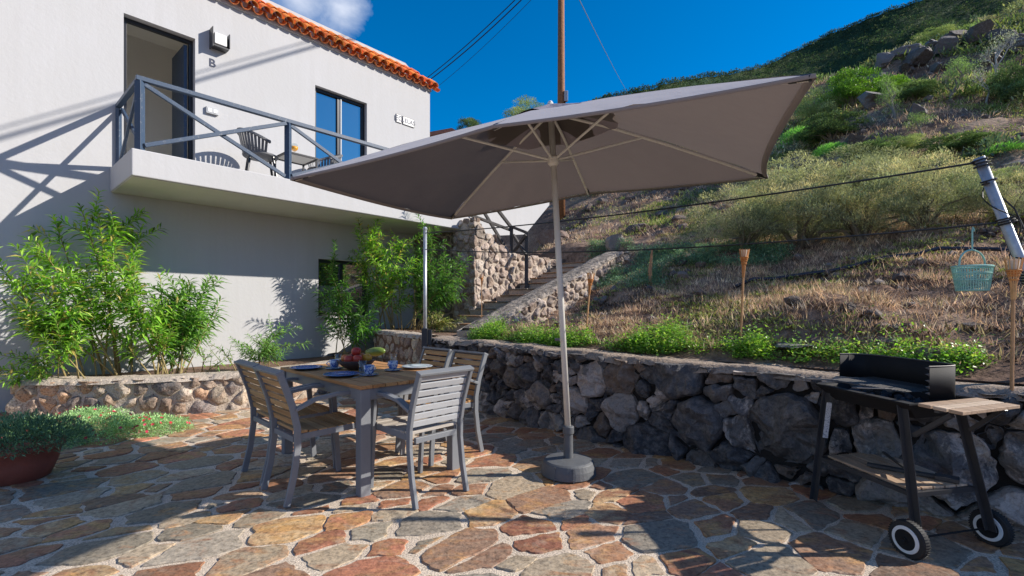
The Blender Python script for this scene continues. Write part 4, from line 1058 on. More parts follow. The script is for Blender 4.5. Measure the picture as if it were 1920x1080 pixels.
fcols = [((.42,.03,.02,1),'red apple on top of the pile in the bowl'), ((.60,.15,.03,1),'orange fruit at the left of the bowl'), ((.50,.06,.03,1),'red apple at the front of the bowl'), ((.62,.30,.03,1),'yellow fruit at the right of the bowl'), ((.45,.05,.03,1),'red apple at the front left of the bowl'), ((.60,.17,.04,1),'orange fruit behind the front apples'), ((.30,.04,.03,1),'dark red fruit at the back of the bowl')]
fpos = [(0,0,.145),(-.085,.0,.085),(.03,-.06,.088),(.085,.02,.088),(-.04,-.065,.085),(.02,.07,.09),(-.05,.07,.088)]
for (cf, lb), p in zip(fcols, fpos):
    b = MB(); b.lathe([(.004,-.036),(.02,-.037),(.034,-.022),(.0395,0),(.036,.02),(.022,.034),(.006,.031)], n=18, col=cf); o = b.build('fruit', M['fruit'], smooth=True); o.location = bp_+Vector(p); tag(o, lb, 'fruit', 'fruit in the bowl')
b = MB(); b.lathe([(.003,-.10),(.022,-.09),(.036,-.05),(.041,0),(.036,.05),(.020,.088),(.003,.10)], n=20, col=(.13,.20,.035,1), M=Matrix.Rotation(math.radians(84), 3, 'Y') @ Matrix.Rotation(.3, 3, 'X'))
o = b.build('papaya', M['fruit'], smooth=True); o.location = tpos(703, 684)+Vector((0,.02,.115)); tag(o, 'long green papaya on the right rim of the fruit bowl', 'fruit')
def cutlery(x, y, rz, label):
    b = MB(); b.box((0,0,.002), (.012,.10,.003)); b.lathe([(.001,0),(.017,.001),(.018,.003),(.001,.004)], (0,.065,0), 14, M=Matrix.Diagonal((.8,1.4,1))); o = b.build('spoon', M['steel']); o.location = tpos(x, y); o.rotation_euler = (0,0,rz); tag(o, label, 'spoon')
cutlery(672, 707, -.5, 'spoon lying beside the nearest blue plate')

# ------------------------------------------------------------------ parasol
pc = Vector((.309, 3.536, 2.197)); from mathutils import Euler
RM = Euler((.044, -.04, -.405), 'XYZ').to_matrix(); CL, CW = 2.957, 2.066; axis = RM.col[2].copy()
base_p = Vector((.42, 3.60, 0)); par_ = empty('parasol', base_p); tag(par_, 'large rectangular taupe parasol leaning slightly over the patio', 'parasol')
apex = pc+axis*.50
def PC(x, y, z): return pc+RM @ Vector((x, y, z))-base_p
def rib_z(t): return .50*(1-t)+.02*math.sin(math.pi*t)   # slight upward bow of the ribs
cor = [(-CL/2,-CW/2),(CL/2,-CW/2),(CL/2,CW/2),(-CL/2,CW/2)]
rim = [cor[0], (0,-CW/2), cor[1], cor[2], (0, CW/2), cor[3]]
# canopy sheet: sectors between ribs, edges scalloped inwards
can = MB(); nr, na = 22, 16; vs = []; fs = []
for k in range(6):
    p, q = Vector(rim[k]), Vector(rim[(k+1)%6]); off = len(vs)
    for i in range(nr+1):
        t = i/nr
        for j in range(na+1):
            s = j/na; e = p.lerp(q, s); bow = 4*s*(1-s)
            short = abs(p.x-q.x) < .1
            e = e*(1-(.055 if short else .008)*bow)
            z = rib_z(t)-bow*t*(.012 if not short else .05)+t*.065*(0 if short else 1-abs(e.x)/(CL/2))
            wr = .010*noise.noise(Vector((e.x*t*3+k, e.y*t*3, 2)))*t+.010*noise.noise(Vector((s*11+k*5, t*2.0, 6)))*t*bow
            vs.append(PC(e.x*t, e.y*t, z+.012+wr))
    for i in range(nr):
        for j in range(na):
            a = off+i*(na+1)+j; fs.append((a, a+na+1, a+na+2, a+1))
# hem hanging from the edge
can.add(vs, fs)
co_ = can.build('canopy', M['canopy'], par_, smooth=True)
hem = MB(); vs = []; fs = []
for k in range(6):
    p, q = Vector(rim[k]), Vector(rim[(k+1)%6]); off = len(vs); short = abs(p.x-q.x) < .1
    for j in range(na+1):
        s = j/na; bow = 4*s*(1-s); e = p.lerp(q, s)*(1-(.055 if short else .008)*bow); z = rib_z(1)-bow*(.012 if not short else .05)+.065*(0 if short else 1-abs(e.x)/(CL/2))
        e2 = e*1.002; vs += [PC(e.x, e.y, z+.0135), PC(e2.x, e2.y, z-.006), PC(e2.x*.975, e2.y*.965, z+.006)]
    for j in range(na): a = off+3*j; fs += [(a, a+3, a+4, a+1), (a+1, a+4, a+5, a+2)]
hem.add(vs, fs); hem.build('hem', mat('pale_hem_fabric', (.24,.215,.215), .8), par_, smooth=True)
# loose ruffled vent cap on top
vc = MB(); nr2, na2 = 8, 48; vs = []
for i in range(nr2+1):
    t = i/nr2
    for j in range(na2):
        a = 2*math.pi*j/na2; m_ = max(abs(math.cos(a)), abs(math.sin(a))); rr = .44*t*(1+.12*(1/m_-1))
        zz = .545-.185*t+.014*t*t*math.sin(a*7+1)+.010*t*math.sin(a*11)
        vs.append(PC(rr*math.cos(a)*1.1, rr*math.sin(a)*.9, zz))
vc.add(vs, [(i*na2+j, i*na2+(j+1)%na2, (i+1)*na2+(j+1)%na2, (i+1)*na2+j) for i in range(nr2) for j in range(na2)])
vc.build('vent', mat('faded_vent_fabric', (.24,.21,.235), .85, bump=.01, bscale=14), par_, smooth=True)
b = MB(); b.lathe([(.012,0),(.018,.006),(.012,.016),(.004,.02)], PC(0,0,.545), 14); b.build('finial', M['whiteplastic'], par_, smooth=True)
for x, y in rim:
    md = .065*(abs(x) < .1)
    b = MB(); b.tube([PC(0,0,.475)]+[PC(x*t, y*t, rib_z(t)-.010+md*t) for t in (.25,.5,.75,.985)], .0105, 8); rbn = b.build('rib', M['pole'], par_)
    b = MB(); b.tube([PC(x*.94, y*.94, rib_z(.94)-.006+md), PC(x*.99, y*.99, rib_z(.99)-.003+md)], .016, 8); b.build('rib_end', M['black'], rbn)
    k = .50 if abs(x) < .1 else .40
    b = MB(); b.tube([PC(0,0,.13), PC(x*k, y*k, rib_z(k)-.012)], .0085, 8); b.build('strut', M['pole'], par_)
b = MB(); b.tube([Vector((0,0,.30)), PC(0,0,.545)], .0225, 16); b.build('pole', M['pole'], par_, smooth=True)
b = MB(); b.tube([PC(0,0,.09), PC(0,0,.11), PC(0,0,.15), PC(0,0,.165)], [.026,.042,.042,.028], 16); b.build('hub', M['pole'], par_)
b = MB(); b.tube([PC(0,0,.45), PC(0,0,.50)], [.045,.045], 16); b.build('crown', M['pole'], par_)
b = MB(); b.tube([px(1035,636,3.57)-base_p+Vector((.02,-.03,0)), px(1035,636,3.57)-base_p+Vector((.055,-.04,0))], .012, 8); b.build('crank', M['baseplastic'], par_)
b = MB(); b.lathe([(.19,0.012),(.205,.02),(.198,.07),(.185,.112),(.17,.122),(.05,.135),(.045,.135)], n=40); bs_ = b.build('base', M['baseplastic'], par_, smooth=False, bevel=.003)
b = MB(); b.lathe([(.036,.13),(.034,.31),(.042,.315),(.042,.365),(.036,.37),(.024,.37)], n=24); b.build('sleeve', M['baseplastic'], par_, smooth=False, bevel=.002)
b = MB()
for a in (-2.2, -1.5): b.bar((.204*math.cos(a), .204*math.sin(a), .014), (.190*math.cos(a), .190*math.sin(a), .108), .01, .01)
b.bar((.206*math.cos(-2.2), .206*math.sin(-2.2), .03), (.206*math.cos(-1.5), .206*math.sin(-1.5), .03), .01, .012); b.build('handle', M['baseplastic'], bs_)

# ------------------------------------------------------------------ charcoal grill cart
gr = empty('grill_cart', (2.22, 2.80, 0)); tag(gr, 'black charcoal grill trolley with wooden shelves and two wheels', 'grill')
go_ = Vector(gr.location)
def gp(x, y, z): return Vector((x, y, z))-go_
def gb(name, mb, m, parent=None, **k): return mb.build(name, m, parent or gr, **k)
b = MB(); pan = [(1.95,3.10),(2.00,2.43),(2.45,2.56),(2.42,3.26)]
inner = [(1.985,3.07),(2.05,2.455),(2.45,2.575),(2.39,3.20)]
bot = [(2.03,3.03),(2.09,2.50),(2.41,2.61),(2.35,3.15)]
vs = [gp(x, y, .757) for x, y in pan]+[gp(x, y, .765) for x, y in pan]+[gp(x, y, .765) for x, y in inner]+[gp(x, y, .69) for x, y in bot]+[gp(x, y, .675) for x, y in bot]
fs = []
for k in range(4):
    k2 = (k+1)%4; fs += [(k, k2, 4+k2, 4+k), (4+k, 4+k2, 8+k2, 8+k), (8+k, 8+k2, 12+k2, 12+k), (16+k2, 16+k, k, k2)]
fs += [(12,13,14,15), (19,18,17,16)]; b.add(vs, fs); gb('pan', b, M['blackmetal'])
b = MB(); random.seed(12)
for k in range(60): b.rock(gp(random.uniform(2.08,2.38), random.uniform(2.58,3.05), random.uniform(.70,.725)), random.uniform(.018,.032), 1, .3, seed=k)
ch_ = gb('charcoal', b, mat('charcoal', (.03,.035,.045), .7, var=.6, vscale=40)); ch_['kind'] = 'stuff'
# windscreen: C shaped in plan, notched near end
ws_ = [(2.20,3.24),(2.32,3.26),(2.38,3.20),(2.41,3.05),(2.42,2.85),(2.425,2.70),(2.405,2.62),(2.36,2.575),(2.28,2.55),(2.19,2.535)]
b = MB(); P_ = [Vector(q) for q in ws_]
for _ in range(3):
    P_ = [P_[0]]+[P_[i].lerp(P_[i+1], t) for i in range(len(P_)-1) for t in (.25, .75)]+[P_[-1]]
n = len(P_); vs = []
for i, p in enumerate(P_):
    d = (P_[min(i+1,n-1)]-P_[max(i-1,0)]).normalized(); o = Vector((-d.y, d.x))*.0025
    for q in (p-o, p+o): vs += [gp(q.x, q.y, .768), gp(q.x, q.y, .938)]
b.add(vs, [f_ for i in range(n-1) for f_ in ((4*i, 4*i+4, 4*i+5, 4*i+1), (4*i+2, 4*i+3, 4*i+7, 4*i+6), (4*i+1, 4*i+5, 4*i+7, 4*i+3), (4*i, 4*i+2, 4*i+6, 4*i+4))]+[(0,1,3,2), (4*n-4, 4*n-2, 4*n-1, 4*n-3)])
wsn = gb('windscreen', b, M['blackmetal'], smooth=True)
b = MB(); e = ws_[-1]
for k in range(5): 
    z = .79+k*.033; b.add([gp(e[0]+.001,e[1]-.004,z), gp(e[0]-.022,e[1]-.006,z+.012), gp(e[0]+.001,e[1]-.004,z+.016), gp(e[0]+.001,e[1]+.002,z), gp(e[0]-.022,e[1],z+.012), gp(e[0]+.001,e[1]+.002,z+.016)], [(0,1,2),(5,4,3),(0,3,4,1),(1,4,5,2),(2,5,3,0)])
gb('notch', b, M['greymetal'], wsn)
b = MB(); b.tube([gp(p.x, p.y, .940) for p in P_], .004, 6); gb('rim', b, M['chrome'], wsn)
# cooking grate with two long handles
b = MB(); ca4 = [Vector(p) for p in ((2.00,3.04),(2.12,2.60),(2.44,2.66),(2.38,3.17))]
for i in range(26):
    t = i/25; p = ca4[0].lerp(ca4[1], t); q = ca4[3].lerp(ca4[2], t); b.tube([gp(p.x,p.y,.797), gp(q.x,q.y,.797)], .0017, 5)
for t in (0, .33, .66, 1):
    p = ca4[0].lerp(ca4[3], t); q = ca4[1].lerp(ca4[2], t); b.tube([gp(p.x,p.y,.793), gp(q.x,q.y,.793)], .0026, 6)
gt = gb('grate', b, M['chrome'])
b = MB()
for p0, p1 in (((2.03,3.02),(1.86,3.06)), ((2.12,2.70),(1.93,2.72))):
    for o in (-.018, .018): b.tube([gp(p0[0], p0[1]+o, .797), gp(p1[0], p1[1]+o, .80)], .003, 6)
    b.tube([gp(p1[0], p1[1]-.018, .80), gp(p1[0]-.012, p1[1], .80), gp(p1[0], p1[1]+.018, .80)], .003, 6)
gb('grate_handle', b, M['chrome'])
# legs
def leg(top, foot, w=.045):
    b = MB(); top = Vector(top); foot = Vector(foot); dl = (foot-top).normalized()
    # L section
    b.bar(gp(*top), gp(*foot), w, .004, up=(1,0,0)); b.bar(gp(*(top+Vector((0,.02,0)))), gp(*(foot+Vector((0,.02,0)))), .004, w, up=(1,0,0)); return gb('leg', b, M['greymetal'], bevel=.001)
lg1 = leg((2.00,3.05,.75), (1.945,3.10,.012)); leg((2.37,3.17,.75), (2.40,3.22,.012)); leg((2.03,2.50,.75), (2.05,2.43,.09)); leg((2.41,2.60,.75), (2.49,2.50,.09))
b = MB(); b.bar(gp(1.985-.012,3.054-.004,.66), gp(1.962-.012,3.07-.004,.44), .003, .036, up=(0,1,0)); b.v = [(v[0], v[1]-.024, v[2]) for v in b.v]
def ex_sticker(t, c, co, b_):
    return mixc(t, ramp(t, tnoise(t, co.outputs['Object'], 160, 2, .5), [(.56, (0,0,0)), (.60, (.8,.8,.8))]), c, (.10,.14,.2))
b = MB(); t0 = gp(1.9915,3.0565,.655); t1 = gp(1.975,3.072,.43)
b.bar(t0+Vector((.0,-.028,0)), t1+Vector((0,-.028,0)), .032, .003, up=(0,1,0)); gb('sticker', b, mat('product_sticker', (.55,.56,.57), .6, extra=ex_sticker), lg1)
# lower shelf
def slat_shelf(name, cs, z, n, th=.012):
    b = MB(); a_, b_, c_, d_ = [Vector(p) for p in cs]   # a-b one end, d-c the other; slats run a->d
    for i in range(n):
        t0 = (i+.07)/n; t1 = (i+.93)/n; q = [a_.lerp(b_, t0), a_.lerp(b_, t1), d_.lerp(c_, t1), d_.lerp(c_, t0)]
        b.prism([gp(p.x, p.y, z) for p in q], Z*th, random.choice([(.50,.36,.24,1),(.42,.29,.19,1),(.56,.43,.31,1)]))
    return gb(name, b, M['wood_y'], bevel=.0015)
slat_shelf('lower_shelf', ((1.99,3.05),(2.39,3.15),(2.42,2.56),(2.05,2.49)), .305, 5)
b = MB()
for p, q in (((1.97,3.07),(2.05,2.47)), ((2.40,3.17),(2.44,2.55)), ((2.05,2.475),(2.44,2.555)), ((1.97,3.06),(2.40,3.16))): b.bar(gp(*p,.292), gp(*q,.292), .02, .022)
gb('shelf_frame', b, M['greymetal'])
slat_shelf('side_shelf', ((2.03,2.42),(2.06,2.20),(2.49,2.36),(2.47,2.57)), .757, 3, .016)
b = MB(); b.bar(gp(2.05,2.46,.60), gp(2.07,2.27,.745), .02, .02); b.bar(gp(2.43,2.56,.60), gp(2.46,2.41,.745), .02, .02); b.bar(gp(2.05,2.33,.748), gp(2.47,2.48,.748), .02, .012); gb('shelf_bracket', b, M['greymetal'])
b = MB(); b.bar(gp(2.045,2.45,.40), gp(2.39,3.15,.33), .012, .012); gb('brace', b, M['greymetal'])
# wheels
wax = Vector((.97, .24, 0)).normalized(); RW = Matrix((Vector((0,0,1)).cross(wax), Vector((0,0,1)), wax)).transposed()
for c0 in ((1.985,2.415,.092), (2.525,2.545,.092)):
    b = MB(); b.lathe([(.066,-.022),(.086,-.020),(.091,-.012),(.092,0),(.091,.012),(.086,.020),(.066,.022),(.066,-.022)], gp(*c0), 40, M=RW, caps=False); wl = gb('wheel', b, M['rubber'], smooth=False)
    b = MB(); b.lathe([(.050,-.0265),(.065,-.0255),(.067,-.020),(.067,.020),(.065,.0255),(.050,.0265),(.050,-.0265)], gp(*c0), 36, M=RW, caps=False); gb('white_ring', b, M['whiteplastic'], wl)
    b = MB(); b.lathe([(.001,-.026),(.012,-.034),(.014,-.024),(.03,-.022),(.051,-.026),(.051,.026),(.03,.02),(.001,.024)], gp(*c0), 28, M=RW); gb('hubcap', b, M['blackmetal'], wl)
    b = MB()
    for k in range(44):
        a = 2*math.pi*k/44; d = RW @ Vector((math.cos(a), math.sin(a), 0)); tt = RW @ Vector((-math.sin(a), math.cos(a), 0))
        b.bar(gp(*c0)+d*.0925-wax*.016, gp(*c0)+d*.0925+wax*.016, .005, .003, up=d)
    gb('tread', b, M['rubber'], wl)
b = MB(); b.tube([gp(1.985,2.415,.092), gp(2.525,2.545,.092)], .005, 8); gb('axle', b, M['blackmetal'])
b = MB(); bx_ = MB(); 
br = MB(); br.box((0,0,.012), (.30,.045,.016)); br.box((.20,0,.012), (.10,.075,.022)); o = br.build('grill_brush', M['railwood'], bevel=.003); o.location = (2.20,2.74,.318); o.rotation_euler = (0,0,-.75); tag(o, 'dark grill brush lying on the lower shelf of the grill trolley', 'brush')

# ------------------------------------------------------------------ bamboo torches, posts, cables, basket
def torch(foot, top, label, hd=1.0):
    foot = Vector(foot); top = Vector(top); t = empty('garden_torch', foot); tag(t, label, 'torch', 'bamboo garden torches'); Hh = (top-foot); d = Hh.normalized(); L = Hh.length
    b = MB(); hl = .30*hd; np_ = 9; pts = [d*((L-hl*.75)*k/np_) for k in range(np_+1)]; b.tube(pts, [.0105*hd*(1+(.15 if k%2 else 0)) for k in range(np_+1)], 8, (.50,.27,.12,1)); b.build('pole', M['bamboo'], t)
    e1_ = d.orthogonal().normalized(); e2 = d.cross(e1_); b = MB()
    for k in range(12):
        a = 2*math.pi*k/12; o = e1_*math.cos(a)+e2*math.sin(a)
        b.tube([d*(L-hl)+o*.010*hd, d*(L-hl*.6)+o*.017*hd, d*(L-hl*.25)+o*.038*hd, d*L+o*.050*hd], .0034*hd, 5, random.choice(((.62,.30,.10,1),(.55,.24,.08,1),(.68,.38,.15,1))))
    b.build('splayed_bamboo', M['bamboo'], t)
    b = MB()
    for fz, fr_ in ((.42, .026), (.30,.037), (.52,.021), (.36,.031)):
        b.tube([d*(L-hl*fz)+(e1_*math.cos(a)+e2*math.sin(a))*(fr_+.003)*hd for a in [2*math.pi*k/16 for k in range(17)]], .006*hd, 5, (.60,.24,.06,1))
    b.build('binding', M['bamboo'], t)
    b = MB(); b.tube([d*(L-hl*.28), d*(L-hl*.03)], [.026*hd,.034*hd], 14, (.72,.62,.48,1)); b.build('oil_can', M['bamboo'], t)
def onh(x, y, depth_guess=None):
    p, t = on_hill(x, y, 2.2); return p
def hz(p): s, u = su(p); return hill(s, u)
f = px(903, 626, 7.6); f = Vector((f.x, f.y, .86)); torch(f-Z*.05, px(903,515,7.6), 'thin bamboo torch at the foot of the stone stairs', .6)
f = px(1098, 647, 5.5); torch(Vector((f.x, f.y, hz(f)-.05)), px(1108,512,5.55), 'tilted bamboo torch just right of the parasol pole', .85)
f = px(1388, 672, 4.35); torch(Vector((f.x, f.y, hz(f)-.05)), px(1396,467,4.35), 'upright bamboo torch behind the middle of the boulder wall', .85)
f = px(1897, 725, 2.76); torch(Vector((f.x, f.y, hz(f)-.05)), px(1901,484,2.78), 'large bamboo torch at the right edge, behind the grill', .80)
# grey post on the left end of the wall
f0 = px(797, 690, 6.35); f1 = px(795, 430, 6.35)
pg_ = empty('metal_post', (f0.x, f0.y, 0)); tag(pg_, 'thin grey metal post standing at the left end of the boulder wall', 'post')
b = MB(); b.tube([(0,0,.45), (0,0,f1.z)], .024, 12); b.build('post', M['steel'], pg_, smooth=True)
b = MB(); b.box((.0,-.02,.75), (.075,.05,.46)); b.box((.065,0,.86), (.05,.06,.20)); b.build('bracket', M['greymetal'], pg_, bevel=.003)
b = MB(); b.lathe([(.03,0),(.032,.02),(.02,.04)], (0,0,f1.z-.01), 10); b.build('post_cap', M['steel'], pg_)
# leaning pole on the right with cable ties
lt = Vector((2.92,3.02,2.19)); lb = Vector((3.40,2.90,.78)); lp = empty('leaning_pole', lb); tag(lp, 'leaning grey metal pole wrapped in black cable at the right edge', 'pole')
b = MB(); b.tube([(0,0,-.1), lt-lb], .028, 14); b.build('tube', M['steel'], lp, smooth=True)
b = MB(); dl = (lt-lb).normalized(); e1_ = dl.orthogonal().normalized(); e2 = dl.cross(e1_); random.seed(8)
def coil(t0, t1, turns, r, rad=.0055):
    n = int(turns*14); b.tube([(lt-lb)*(t0+(t1-t0)*k/n)+(e1_*math.cos(2*math.pi*turns*k/n)+e2*math.sin(2*math.pi*turns*k/n))*(r+.004*math.sin(k)) for k in range(n+1)], rad, 5)
coil(.995,.955,3,.037); coil(.90,.885,1.5,.038); coil(.73,.70,3,.040); coil(.60,.48,1.2,.04); coil(.50,.44,5,.045,.006); coil(.45,.40,4,.044,.006)
coil(.9,.45,1.6,.055,.004)
b.tube([(lt-lb)*.86+e1_*.05, (lt-lb)*.78+Vector((.07,-.02,-.02)), (lt-lb)*.66+Vector((.09,-.02,-.05)), (lt-lb)*.52+Vector((.03,0,0))], .005, 5)
b.tube([(lt-lb)*.5+e1_*.04, (lt-lb)*.5+Vector((-.02,-.05,-.25)), (lt-lb)*.4+Vector((-.02,-.05,-.45)), Vector((-.08,-.1,.25)), Vector((.1,-.12,.1))], .005, 5)
b.build('wound_cable', M['cable'], lp)
def cable(name, P, Q, sag, r, label, group=None, mids=None, mt=None):
    P = Vector(P); Q = Vector(Q); n = 40; b = MB(); pts = []
    for k in range(n+1):
        t = k/n; p = P.lerp(Q, t); p.z -= 4*sag*t*(1-t); pts.append(p-P)
    b.tube(pts, r, 6); o = b.build(name, mt or M['cable'], origin=None); o.location = P; tag(o, label, 'cable', group); return o
cable('light_cable', lt-Z*.03, Vector((f1.x, f1.y, f1.z-.05)), .06, .0065, 'upper black cable strung from the leaning pole to the grey post')
mid_l = lb+(lt-lb)*.60
cable('light_cable', px(1868, 418, 3.0), Vector((f1.x, f1.y, 2.02)), .10, .006, 'lower black cable carrying the basket above the hillside')
# mint basket hanging from the lower cable
bk = px(1823, 508, 3.0); bk = Vector((bk.x, bk.y, 0)); zb0 = 1.25+(577-547)/905*3.0; zb1 = 1.25+(577-499)/905*3.0
kb = empty('peg_basket', (bk.x, bk.y, zb0), .3); tag(kb, 'mint green slotted plastic basket hanging from the lower cable', 'basket'); hB = zb1-zb0
b = MB(); rx0, rx1 = .095, .122; n = 44
def bp2(a, z): r_ = rx0+(rx1-rx0)*z/hB; return Vector((r_*math.cos(a), r_*.72*math.sin(a), z))
for k in range(n): a = 2*math.pi*k/n; b.bar(bp2(a, .01), bp2(a, hB-.005), .0045, .0035, up=Vector((math.cos(a), math.sin(a), 0)))
for z, r_ in ((.008,.004),(hB*.45,.0035),(hB*.72,.0045),(hB-.004,.0065)): b.tube([bp2(2*math.pi*k/32, z) for k in range(33)], r_, 6)
b.lathe([(.001,.002),(.095,.004),(.095,.008),(.001,.008)], n=24, M=Matrix.Diagonal((1,.72,1))); b.build('basket', M['mint'], kb)
b = MB(); b.tube([Vector((rx1*math.cos(math.pi*k/14)*.98, 0, hB+.10*math.sin(math.pi*k/14)**.8)) for k in range(15)], .0055, 6); b.build('handle', M['mint'], kb)
ztop_c = 1.25+(577-430)/905*3.0
b = MB(); b.tube([(0,0,hB+.098), (0,0,ztop_c-zb0-.01), (.008,0,ztop_c-zb0+.012), (.018,0,ztop_c-zb0), (.015,0,ztop_c-zb0-.012)], .0045, 6); b.build('hook', M['mint'], kb)
b = MB(); random.seed(15)
for k in range(26):
    a = random.uniform(0, 6.28); r_ = random.uniform(0, .07); c = Vector((r_*math.cos(a), r_*.7*math.sin(a), random.uniform(.02, hB*.6))); d = Vector((random.gauss(0,1), random.gauss(0,1), random.gauss(0,.6))).normalized()*.035; b.bar(c-d, c+d, .010, .007)
pg2 = b.build('clothes_pegs', mat('peg_plastic', (.40,.55,.52), .5)); pg2.location = kb.location; tag(pg2, 'heap of pale clothes pegs inside the mint hanging basket', 'pegs')

# utility pole with wires
ug, ut = Vector((1.73, 17.0, 4.3)), 0
up_ = empty('utility_pole', ug); tag(up_, 'tall brown wooden utility pole rising behind the parasol', 'utility pole')
b = MB(); b.tube([(0,0,-.5), (0,0,4), (0,0,9.5)], [.15,.13,.105], 14); b.build('pole', M['polewood'], up_, smooth=True)
zz = 1.25+(577-182)/905*17-4.3; b = MB(); b.box((.16,-.06,zz), (.13,.12,.36)); b.build('meter_box', M['alu_pale'], up_, bevel=.01)
b = MB(); b.tube([(.14,-.06,zz-.18), (.12,-.06,zz-.45), (.10,-.10,zz-.8)], .02, 6); b.build('conduit', M['black'], up_)
b = MB(); b.tube([(-.15,-.05,9.0),(-.05,-.1,9.0)], .03, 8); b.tube([(-.15,-.05,8.6),(-.05,-.1,8.6)], .03, 8); b.build('insulator', M['whiteplastic'], up_)
pt = ug+Vector((-.1,0,9.1))
for (x1, y1, dd), r, lb_, dz in (((760,182,24), .022, 'thicker of the overhead lines running from the utility pole behind the house', 0), ((760,175,24.2), .019, 'overhead line just above the thickest one, passing behind the house', .25), ((770,200,25), .009, 'thin faint overhead line below the others behind the house', -.3)):
    cable('overhead_line', pt+Z*dz, px(x1, y1, dd), .3, r, lb_, 'overhead lines from the utility pole')
cable('stay_wire', ug+Vector((.1,0,8.9)), px(1178, 176, 60), .2, .018, 'thin pale wire running from the pole down to the far ridge', mt=M['steel'])
# cables passing overhead parallel to the house; their soft shadows cross the upper wall
for off, r, lb_ in ((0, .026, 'thick service cable passing overhead beside the house'), (.12, .012, 'second service cable just above the thick one overhead')):
    cable('service_cable', Vector((10.3,16.6,17.2+off)), Vector((-4.4,.1,1.75+off+.2)), 0, r, lb_)

# ------------------------------------------------------------------ neighbouring house, trees behind
nb_ = empty('neighbour_house', (-3.6, 21, 4)); tag(nb_, 'roof corner of a neighbouring tiled house behind the white house', 'house'); no = Vector(nb_.location)
b = MB(); b.box((0,1.5,1.7), (3.6,3,3.6)); b.build('wall', M['plaster'], nb_)
b = MB(); x0, x1 = -2.2, 1.65
zr = 1.25+(577-243)/905*21-4; ze = 1.25+(577-268)/905*21-4
b.m = 0
b.prism([Vector((x0,-.2,ze)), Vector((1.0,-.2,zr)), Vector((x1+.15,-.2,ze+.15)), Vector((x1+.1,-.2,ze)), Vector((1.0,-.2,zr-.15)), Vector((x0,-.2,ze-.14))], Vector((0,3.5,0)), (.36,.14,.08,1))
rf_ = b.build('roof', M['tile'], nb_)

